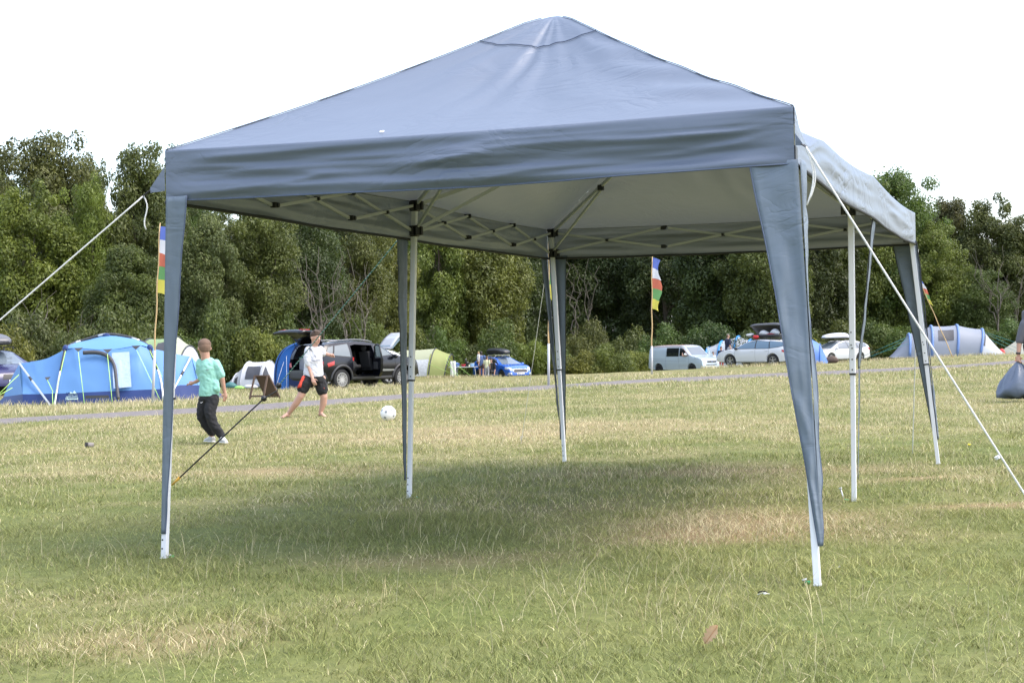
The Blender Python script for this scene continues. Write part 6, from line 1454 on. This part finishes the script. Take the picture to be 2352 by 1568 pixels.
# --- simple walkers further away
def adult(label, px, D, H, face, top, legs_, hairm, style, skin=SKIN, arms=None, sleeves=.5, shorts=0., foot=BLACKC, seated=0, dz=0., vox=.016, group=None, lean=(0, 0)):
    g = on_ground(px, D); g.z += dz; t = thing('person', label, 'person', g, 0, group); f = Vector((face[0], face[1], 0)).normalized(); r = Vector((f.y, -f.x, 0))
    W = lambda a, b, z: r * a * H + f * (b + lean[0] * max(0, z - .5) * 2) * H + Vector((0, 0, (z - lean[1] * max(0, z - .5)) * H))
    b = MB(); s = MB(); p = MB(); dn = .27 if seated else 0
    hip = .50 - dn; sh = .815 - dn; nk = .855 - dn; hc = .925 - dn
    limbs(b, [W(0, 0, nk - .04), W(0, .005, nk + .03)], [.032 * H, .032 * H])
    b.tube([W(0, 0, hip - .02), W(0, 0, hip + .14), W(0, 0, sh - .04), W(0, 0, nk)], [(.055 * H, .085 * H), (.055 * H, .08 * H), (.06 * H, .095 * H), (.03 * H, .035 * H)], 14)
    s.tube([W(0, 0, hip - .03), W(0, 0, hip + .1), W(0, 0, sh - .10), W(0, 0, sh - .0), W(0, 0, nk - .01)], [(.07 * H, .100 * H), (.068 * H, .094 * H), (.072 * H, .108 * H), (.06 * H, .105 * H), (.034 * H, .04 * H)], 16)
    arms = arms or [((-.125, .0), (-.145, -.01, .62), (-.14, .05, .47)), ((.125, .0), (.145, -.01, .62), (.14, .05, .47))]
    for sg, (s0, el, wr) in zip((-1, 1), arms):
        A, E, Wr = W(s0[0], s0[1], sh - .01), W(el[0], el[1], el[2] - dn), W(wr[0], wr[1], wr[2] - dn)
        limbs(b, [A, E, Wr], [.030 * H, .025 * H, .017 * H]); hand(b, Wr, Wr - E, (r * -sg), .085 * H, .5, sg)
        q = A.lerp(E, min(1, sleeves * 1.6)); limbs(s, [A, A.lerp(q, .5), q], [.042 * H, .040 * H, .036 * H])
    for sg in (-1, 1):
        hp = W(sg * .052, 0, hip + .01)
        if seated: kn, an = W(sg * .075, .22, hip + .04), W(sg * .08, .22, .05)
        else: kn, an = W(sg * .06, .012 + .01 * sg, .28), W(sg * .062, -.015, .045)
        limbs(b, [hp, kn, an], [.055 * H, .036 * H, .022 * H]); e = hp.lerp(kn, shorts) if shorts else an
        limbs(p, [hp, hp.lerp(kn, min(1, shorts or 1)), e], [.066 * H, (.058 if shorts else .045) * H, (.055 if shorts else .035) * H])
        to = an + f * .10 * H; shoe(t, an, Vector((to.x, to.y, .02)), .145 * H, foot, WSOLE)
    p.tube([W(0, 0, hip - .03), W(0, 0, hip + .05)], [(.066 * H, .098 * H), (.064 * H, .092 * H)], 14)
    head(t, b, W(0, .012, hc), .135 * H if H > 1.4 else .175 * H, (f.x, f.y, 0), None, hairm, skin, style, vox)
    blend(b, 'body', skin, t, vox * .75, 3); blend(s, 'top', top, t, vox, 3); blend(p, 'shorts' if shorts else 'trousers', legs_, t, vox, 3); return t
C = lambda n, c, **k: M(n, c, .8, **k)
NAVYC = C('navy_cloth', (.012, .018, .045)); GREYC = C('grey_cloth', (.28, .28, .30)); PATT = C('navy_print', (.08, .13, .28), noise=.7, nscale=25); MAROON = C('taupe_shorts', (.07, .05, .06)); CREAMC = C('cream_tee', (.55, .55, .36)); SKYC = C('sky_sleeve', (.25, .42, .65)); BLK = C('black_top', (.012, .012, .013)); WHT = C('white_top', (.62, .62, .60)); LILAC = C('lilac_grey_top', (.36, .35, .42)); CHAR = C('charcoal_tee', (.10, .10, .12)); RED = C('red_cloth', (.35, .02, .03))
adult('woman in blue patterned top and dark shorts carrying a toddler', 1104.5, 91.5, 1.62, (.25, 1), PATT, MAROON, HAIRK, 'long', SKIN2, arms=[((-.12, .0), (-.17, .06, .62), (-.10, .13, .60)), ((.12, 0), (.16, .04, .64), (.10, .14, .62))], shorts=.45, sleeves=.4)
adult('toddler in white top carried by the woman in the patterned top', 1098.5, 91.25, .86, (1, .2), WHT, WHT, C('hair_fair', (.35, .24, .12)), 'short', SKIN2, shorts=.5, dz=.70, vox=.012)
adult('boy in cream and blue T-shirt beside the woman', 1117, 91.2, 1.28, (.35, 1), CREAMC, GREYC, HAIRB, 'short', SKIN2, sleeves=.45)
adult('man in black sitting low beside the blue car', 1127, 92.5, 1.70, (-.4, -1), BLK, BLK, HAIRK, 'short', SKIN, seated=1, sleeves=.6)
adult('man in navy T-shirt standing behind the bonnet of the white estate', 1672, 88, 1.80, (.95, .3), NAVYC, GREYC, C('hair_grey', (.16, .13, .11)), 'cropped', SKIN, sleeves=.5, dz=.15)
adult('child in navy jacket between the van and the white estate', 1656, 87, 1.18, (-.2, -1), NAVYC, RED, HAIRB, 'short', SKIN2, sleeves=.65)
adult('child peering out beside the van mirror', 1637, 103, 1.28, (.4, -1), WHT, NAVYC, HAIRB, 'short', SKIN2)
adult('person in lilac-grey top leaning into the silver hatchback', 905, 60.5, 1.70, (-1, .25), LILAC, NAVYC, HAIRK, 'short', SKIN, lean=(.42, .34), arms=[((-.12, 0), (-.10, .12, .60), (-.08, .26, .58)), ((.12, 0), (.10, .14, .60), (.08, .28, .58))])
# driver of the van
drv = thing('person', 'driver with bare arm resting at the van window', 'person', in_car(VAN.t, (.62, -.62, .95)), VAN.t.rotation_euler.z)
m = MB(); limbs(m, [(0, 0, .05), (0, 0, .42)], [.15, .12]); limbs(m, [(.02, -.18, .42), (.10, -.30, .22), (.30, -.28, .22)], [.06, .05, .04]); hand(m, (.30, -.28, .22), (1, 0, -.1), (0, 0, -1), .16, .5, 1)
head(drv, m, (.03, 0, .62), .23, (1, 0, 0), None, HAIRB, SKIN, 'short', .014); blend(m, 'body', SKIN, drv, .014, 3)
m = MB(); limbs(m, [(0, 0, -.1), (0, 0, .36)], [.18, .16]); blend(m, 'vest', C('rust_vest', (.30, .10, .06)), drv, .02, 3)
# --- the person with the bin bag at the right edge
wk = thing('person', 'person in charcoal T-shirt carrying a bin bag at the right edge', 'person', G(2392, 921)); 
def walker():
    t = wk; H = 1.72; b = MB(); s = MB(); p = MB(); o = t.location
    V = lambda px, py, d=0.: P(px, py, o.y + d) - o
    sh = V(2352, 744, -.02); el = V(2341.5, 784, .0); wr = V(2339, 815, -.02)
    limbs(b, [sh, el, wr], [.052, .043, .029]); hand(b, V(2339, 818, -.02), (0.02, -.05, -1), (1, .1, 0), .17, 1.3, -1)
    cx = V(2378, 745).x; top = lambda z, x=0: Vector((cx + x, 0, z))
    b.tube([top(.84), top(1.1), top(1.36), top(1.46)], [(.10, .14), (.10, .14), (.11, .17), (.06, .06)], 14); limbs(b, [top(1.42), top(1.52)], [.055, .055])
    sh2 = top(1.38, .19); limbs(b, [sh2, top(1.10, .24), top(.86, .22) + Vector((0, -.1, 0))], [.052, .043, .029]); hand(b, top(.86, .22) + Vector((0, -.1, 0)), (0, -.2, -1), (-1, 0, 0), .17, .5, 1)
    for sg, y1 in ((-1, -.22), (1, .25)):
        hp = top(.86, sg * .09); kn = top(.48, sg * .10) + Vector((0, y1 * .5 - .05, 0)); an = top(.08, sg * .10) + Vector((0, y1, 0)); limbs(b, [hp, kn, an], [.09, .06, .038]); limbs(p, [hp, kn, an], [.11, .08, .06]); shoe(t, an, an + Vector((0, -.2, -.06)), .26, BLACKC, WSOLE)
    p.tube([top(.80), top(.96)], [(.12, .16), (.11, .15)], 14)
    s.tube([top(.82), top(1.05), top(1.25), top(1.38), top(1.47)], [(.135, .180), (.135, .175), (.145, .205), (.130, .205), (.068, .075)], 16); limbs(s, [sh + Vector((.01, 0, 0)), sh.lerp(el, .5), sh.lerp(el, .97)], [.075, .068, .060]); limbs(s, [sh2, sh2.lerp(top(1.10, .24), .9)], [.075, .06])
    head(t, b, top(1.62), .23, (0, -1, 0), None, HAIRB, SKIN, 'short', .012); blend(b, 'body', SKIN, t, .008, 4); blend(s, 'tshirt', CHAR, t, .014, 4); blend(p, 'trousers', NAVYC, t, .014, 4)
    w = V(2338.5, 811, -.02); m = MB(); m.tube([w + Vector((0, 0, -.014)), w + Vector((0, 0, .014))], .036, 12); m.build('wrist_watch', BLACKP, t, True)
walker()
def bin_bag():
    o = wk.location; g = P(2336, 905, o.y); bg_ = thing('bin_bag', 'full dark grey bin bag held at the right edge', 'bin bag', g); V = lambda px, py, d=0.: P(px, py, o.y + d) - g
    rows = []
    prof = [(2339, 823, .012), (2339, 831, .03), (2340, 838, .075), (2341, 848, .14), (2340, 862, .20), (2338, 876, .245), (2337, 888, .27), (2337, 898, .275), (2340, 906, .25), (2345, 911, .17), (2346, 913, .03)]
    for i, (px, py, r) in enumerate(prof):
        c = V(px, py); ring = []
        for a in np.linspace(0, 2 * math.pi, 49)[:-1]:
            pl = 1 + (.10 * math.sin(9 * a + i * .15) + .06 * math.sin(17 * a + 1)) * max(0, 1 - i / 8) + .05 * math.sin(4 * a + i * .6) + .03 * math.sin(7 * a - i)
            xx = r * pl * math.cos(a); ear = .10 * math.exp(-((i - 8) / 1.2) ** 2) * max(0, -math.cos(a)) ** 6
            ring.append(c + Vector((xx - ear, r * .8 * pl * math.sin(a), .02 * math.sin(5 * a + i) * (i > 3) - ear * .25)))
        rows.append(ring)
    m = MB(); m.loft(rows); m.build('sack', M('bin_bag_plastic', (.10, .125, .175), .32, spec=.5, bump=.3, bscale=20), bg_, True)
    m = MB(); m.tube([V(2333, 822), V(2339, 820, -.03), V(2346, 823)], .012, 7); m.tube([V(2336, 824), V(2331, 829)], [.010, .004], 6); m.build('red_tie', REDC, bg_, True)
bin_bag()
# --- football
def ball():
    g = G(892, 967); r = .111; o = thing('football', 'white football with dark patches rolling on the grass', 'ball', g)
    bm = bmesh.new(); bmesh.ops.create_icosphere(bm, subdivisions=4, radius=r); me = bpy.data.meshes.new('shell'); bm.to_mesh(me); bm.free()
    s = link('shell', me, M('ball_white', (.75, .75, .74), .4), o, True); s.location = (0, 0, r)
    dirs = [(-.2, -.95, .25), (.45, -.75, .5), (-.75, -.5, .45), (.75, -.6, -.3), (-.35, -.8, -.5), (.1, -.4, .92), (-.6, .6, .5), (.6, .6, .5), (0, .7, -.6), (.95, .1, .3), (-.95, .2, -.3), (.1, -.3, -.95)]
    for i, d in enumerate(dirs):
        d = Vector(d).normalized(); u = d.cross(Vector((.3, .2, .9))).normalized(); w = d.cross(u); pts = []
        for k in range(5): a = 2 * math.pi * k / 5; pts.append(((d + (u * math.cos(a) + w * math.sin(a)) * .20).normalized()) * (r + .002) + Vector((0, 0, r)))
        MB().add([d * (r + .003) + Vector((0, 0, r))] + pts, [(0, j + 1, (j + 1) % 5 + 1) for j in range(5)]).build('patch', M('ball_grey', (.22, .24, .25), .5) if i == 0 else bpy.data.materials['ball_grey'], o)
ball()
# --- sandwich board seen from behind
def a_board():
    W_ = M('dark_wood', (.085, .052, .035), .75, noise=.35, nscale=9, stretch=(1, 1, .2)); g = G(602, 915); t = thing('sandwich_board', 'dark wooden sandwich board standing at the track edge', 'sign', g, R(-12)); h = .50
    V = lambda x, y, z: Vector((x, y, z))
    m = MB(); m.add([V(-.10, -.02, h), V(.16, -.02, h), V(.30, .22, .02), V(.02, .22, .02)], [(0, 1, 2, 3)]); m.build('panel', W_, t, solid=.02)
    for x0, x1 in ((-.14, -.20), (.15, .11)): MB().bar(V(x0, -.04, h), V(x1, -.22, 0), .035, .03).build('leg', W_, t)
    for x0, x1 in ((-.11, .0), (.165, .32)): MB().bar(V(x0, -.015, h), V(x1, .235, 0), .03, .03).build('leg', W_, t)
    MB().bar(V(-.20, -.20, .06), V(.11, -.20, .06), .02, .04).build('rail', W_, t); MB().bar(V(-.15, -.035, h - .01), V(.17, -.035, h - .01), .03, .03).build('rail', W_, t)
a_board()
# --- the family's picnic table and bits
g = on_ground(1063, 91); tb = thing('camping_table', 'white folding camping table beside the lime tent', 'table', g)
MB().box((0, 0, .66), (1.75, .6, .035)).build('table_top', W_PAINT, tb, bevel=.01)
for x in (-.75, .75):
    for y in (-.24, .24): MB().bar((x, y, 0), (x * .9, y, .65), .025).build('leg', ALLOY, tb)
def small(name, label, cat, x, z0, prof, mat, y=0., extra=None):
    t = thing(name, label, cat, tb.location + Vector((x, y, z0))); m = MB(); m.loft([[Vector((r * math.cos(a), r * math.sin(a), z)) for a in np.linspace(0, 6.2832, 15)[:-1]] for z, r in prof]); o = m.build('body', mat, t, True)
    if extra: m = MB(); m.tube([(0, 0, extra[0]), (0, 0, extra[0] + extra[1])], extra[2], 10); m.build('lid', extra[3], t)
    return t
small('flask', 'tall dark flask on the camping table', 'flask', .16, .68, [(0, .05), (.30, .05), (.36, .03), (.42, .03)], BLK, extra=(.42, .05, .035, GREYC))
small('bottle', 'short white-topped bottle on the camping table', 'bottle', .27, .68, [(0, .045), (.14, .045), (.2, .02), (.24, .02)], BLK, extra=(.24, .03, .025, WHT))
small('mixing_bowl', 'red bowl on the camping table', 'bowl', .02, .68, [(0, .06), (.08, .13), (.14, .15)], RED)
small('plastic_tub', 'pale blue tub on the camping table', 'tub', .52, .68, [(0, .11), (.16, .14), (.17, .15)], SKYC, extra=(.17, .02, .15, WHT))
small('plastic_tub', 'mid blue tub at the left end of the camping table', 'tub', -.36, .68, [(0, .12), (.2, .15), (.21, .16)], BAGB)
small('cup', 'small cream cup on the camping table', 'cup', .36, .68, [(0, .03), (.1, .04)], CREAMC, -.15)
tw = thing('towel', 'white towel hanging over the camping table end', 'towel', tb.location + Vector((-.60, -.33, 0)))
rows = [[Vector((-.16 + .32 * s_ + .02 * math.sin(9 * s_), .02 * math.sin(12 * s_ + 3 * z), z)) for s_ in np.linspace(0, 1, 13)] for z in np.linspace(.05, 1.02, 8)]; m = MB(); m.grid(rows); m.build('cloth', WHT, tw, True, solid=.02)
cb = thing('cool_box', 'pale cool box with teal handle at the left of the table', 'cool box', on_ground(1043, 91.2)); MB().box((0, 0, .72), (.40, .36, .40)).build('box', SKYC, cb, bevel=.03); MB().box((0, 0, .26), (.36, .32, .52)).build('stand', GREYC, cb, bevel=.02); m = MB(); m.tube([(-.14, -.2, .85), (-.1, -.22, .6), (.08, -.22, .55)], .015, 6); m.build('handle', BAGT, cb, True)
# --- litter on the grass
g = G(205, 1030); lt = thing('paper_cup', 'tipped black and white paper cup lying on the grass', 'cup', g, R(25)); lt.scale = (.8, .8, .8); m = MB(); m.loft([[Vector((x, r * math.cos(a), .045 + r * math.sin(a))) for a in np.linspace(0, 6.2832, 17)[:-1]] for x, r in ((-.05, .045), (.06, .033))], cap=False); m.build('wall', M('cup_white', (.18, .16, .15), .6), lt, True, solid=.003)
m = MB(); m.loft([[Vector((x, r * math.cos(a), .045 + r * math.sin(a))) for a in np.linspace(0, 6.2832, 17)[:-1]] for x, r in ((-.053, .047), (-.02, .0435))], cap=False); m.build('sleeve', BLK, lt, True, solid=.003); m = MB(); m.tube([(-.0, 0, .045), (.004, 0, .045)], .034, 16); m.build('base', BLK, lt)
g = G(1752, 1368); lt = thing('feather', 'small black and white feather on the grass', 'feather', g, R(10)); lt.scale = (.45, .45, .6)
rows = [[Vector((x, s_ * .013 * (1 - abs(x) / .05) ** .5, .018 + .012 * math.cos(x * 30) + .006 * abs(s_))) for s_ in (-1, 0, 1)] for x in np.linspace(-.045, .045, 9)]; m = MB(); m.grid(rows); m.build('vane', BLK, lt, True, solid=.002)
m = MB(); m.tube([(-.05, 0, .012), (.0, -.006, .024), (.06, -.01, .014)], .003, 5); m.build('quill', WHT, lt, True); MB().ell((.018, -.012, .018), (.018, .006, .008)).build('white_tip', WHT, lt, True)
g = G(1640, 1478); lf = thing('oak_leaf', 'dry orange oak leaf lying in the grass', 'leaf', g, R(-58)); lf.scale = (.60, .60, .6); lf.rotation_euler = (R(70), R(-50), R(-10)); lf.location.z += .03; ol = []
for s_, w in ((0, .004), (.12, .012), (.2, .028), (.28, .018), (.38, .036), (.47, .022), (.58, .042), (.66, .026), (.76, .034), (.86, .02), (1.0, .006)): ol.append((s_ * .14, w))
rows = [[Vector((x - .07, y * w, .030 + .022 * abs(y) ** 1.5 + .035 * (x / .14))) for y in (-1, -.5, 0, .5, 1)] for x, w in ol]; m = MB(); m.grid(rows); m.build('blade', M('dry_leaf', (.62, .42, .26), .7, noise=.2, nscale=30, trans=.3), lf, True); m = MB(); m.tube([(-.10, 0, .02), (-.07, 0, .032), (.07, 0, .068)], .002, 5); m.build('stalk', M('leaf_stalk', (.45, .22, .10), .7), lf, True)
g = G(1927, 1308); lt = thing('paper_scrap', 'tiny white paper scrap near the front right foot', 'litter', g); lt.scale = (.5, .5, .5); m = MB(); m.add([(-.02, 0, .02), (.02, -.005, .025), (.015, .02, .035), (-.015, .018, .028)], [(0, 1, 2, 3)]); m.build('sheet', WHT, lt, solid=.002)
g = G(2226, 1033); lt = thing('dandelion', 'single yellow flower in the grass right of the far leg', 'flower', g); m = MB(); m.ell((0, 0, .05), (.014, .014, .008)); m.build('bloom', M('yellow_petal', (.75, .55, .02), .6), lt, True); m = MB(); m.tube([(0, 0, 0), (0, 0, .06)], .002, 5); m.build('stem', M('stem_green', (.1, .2, .04), .7), lt)
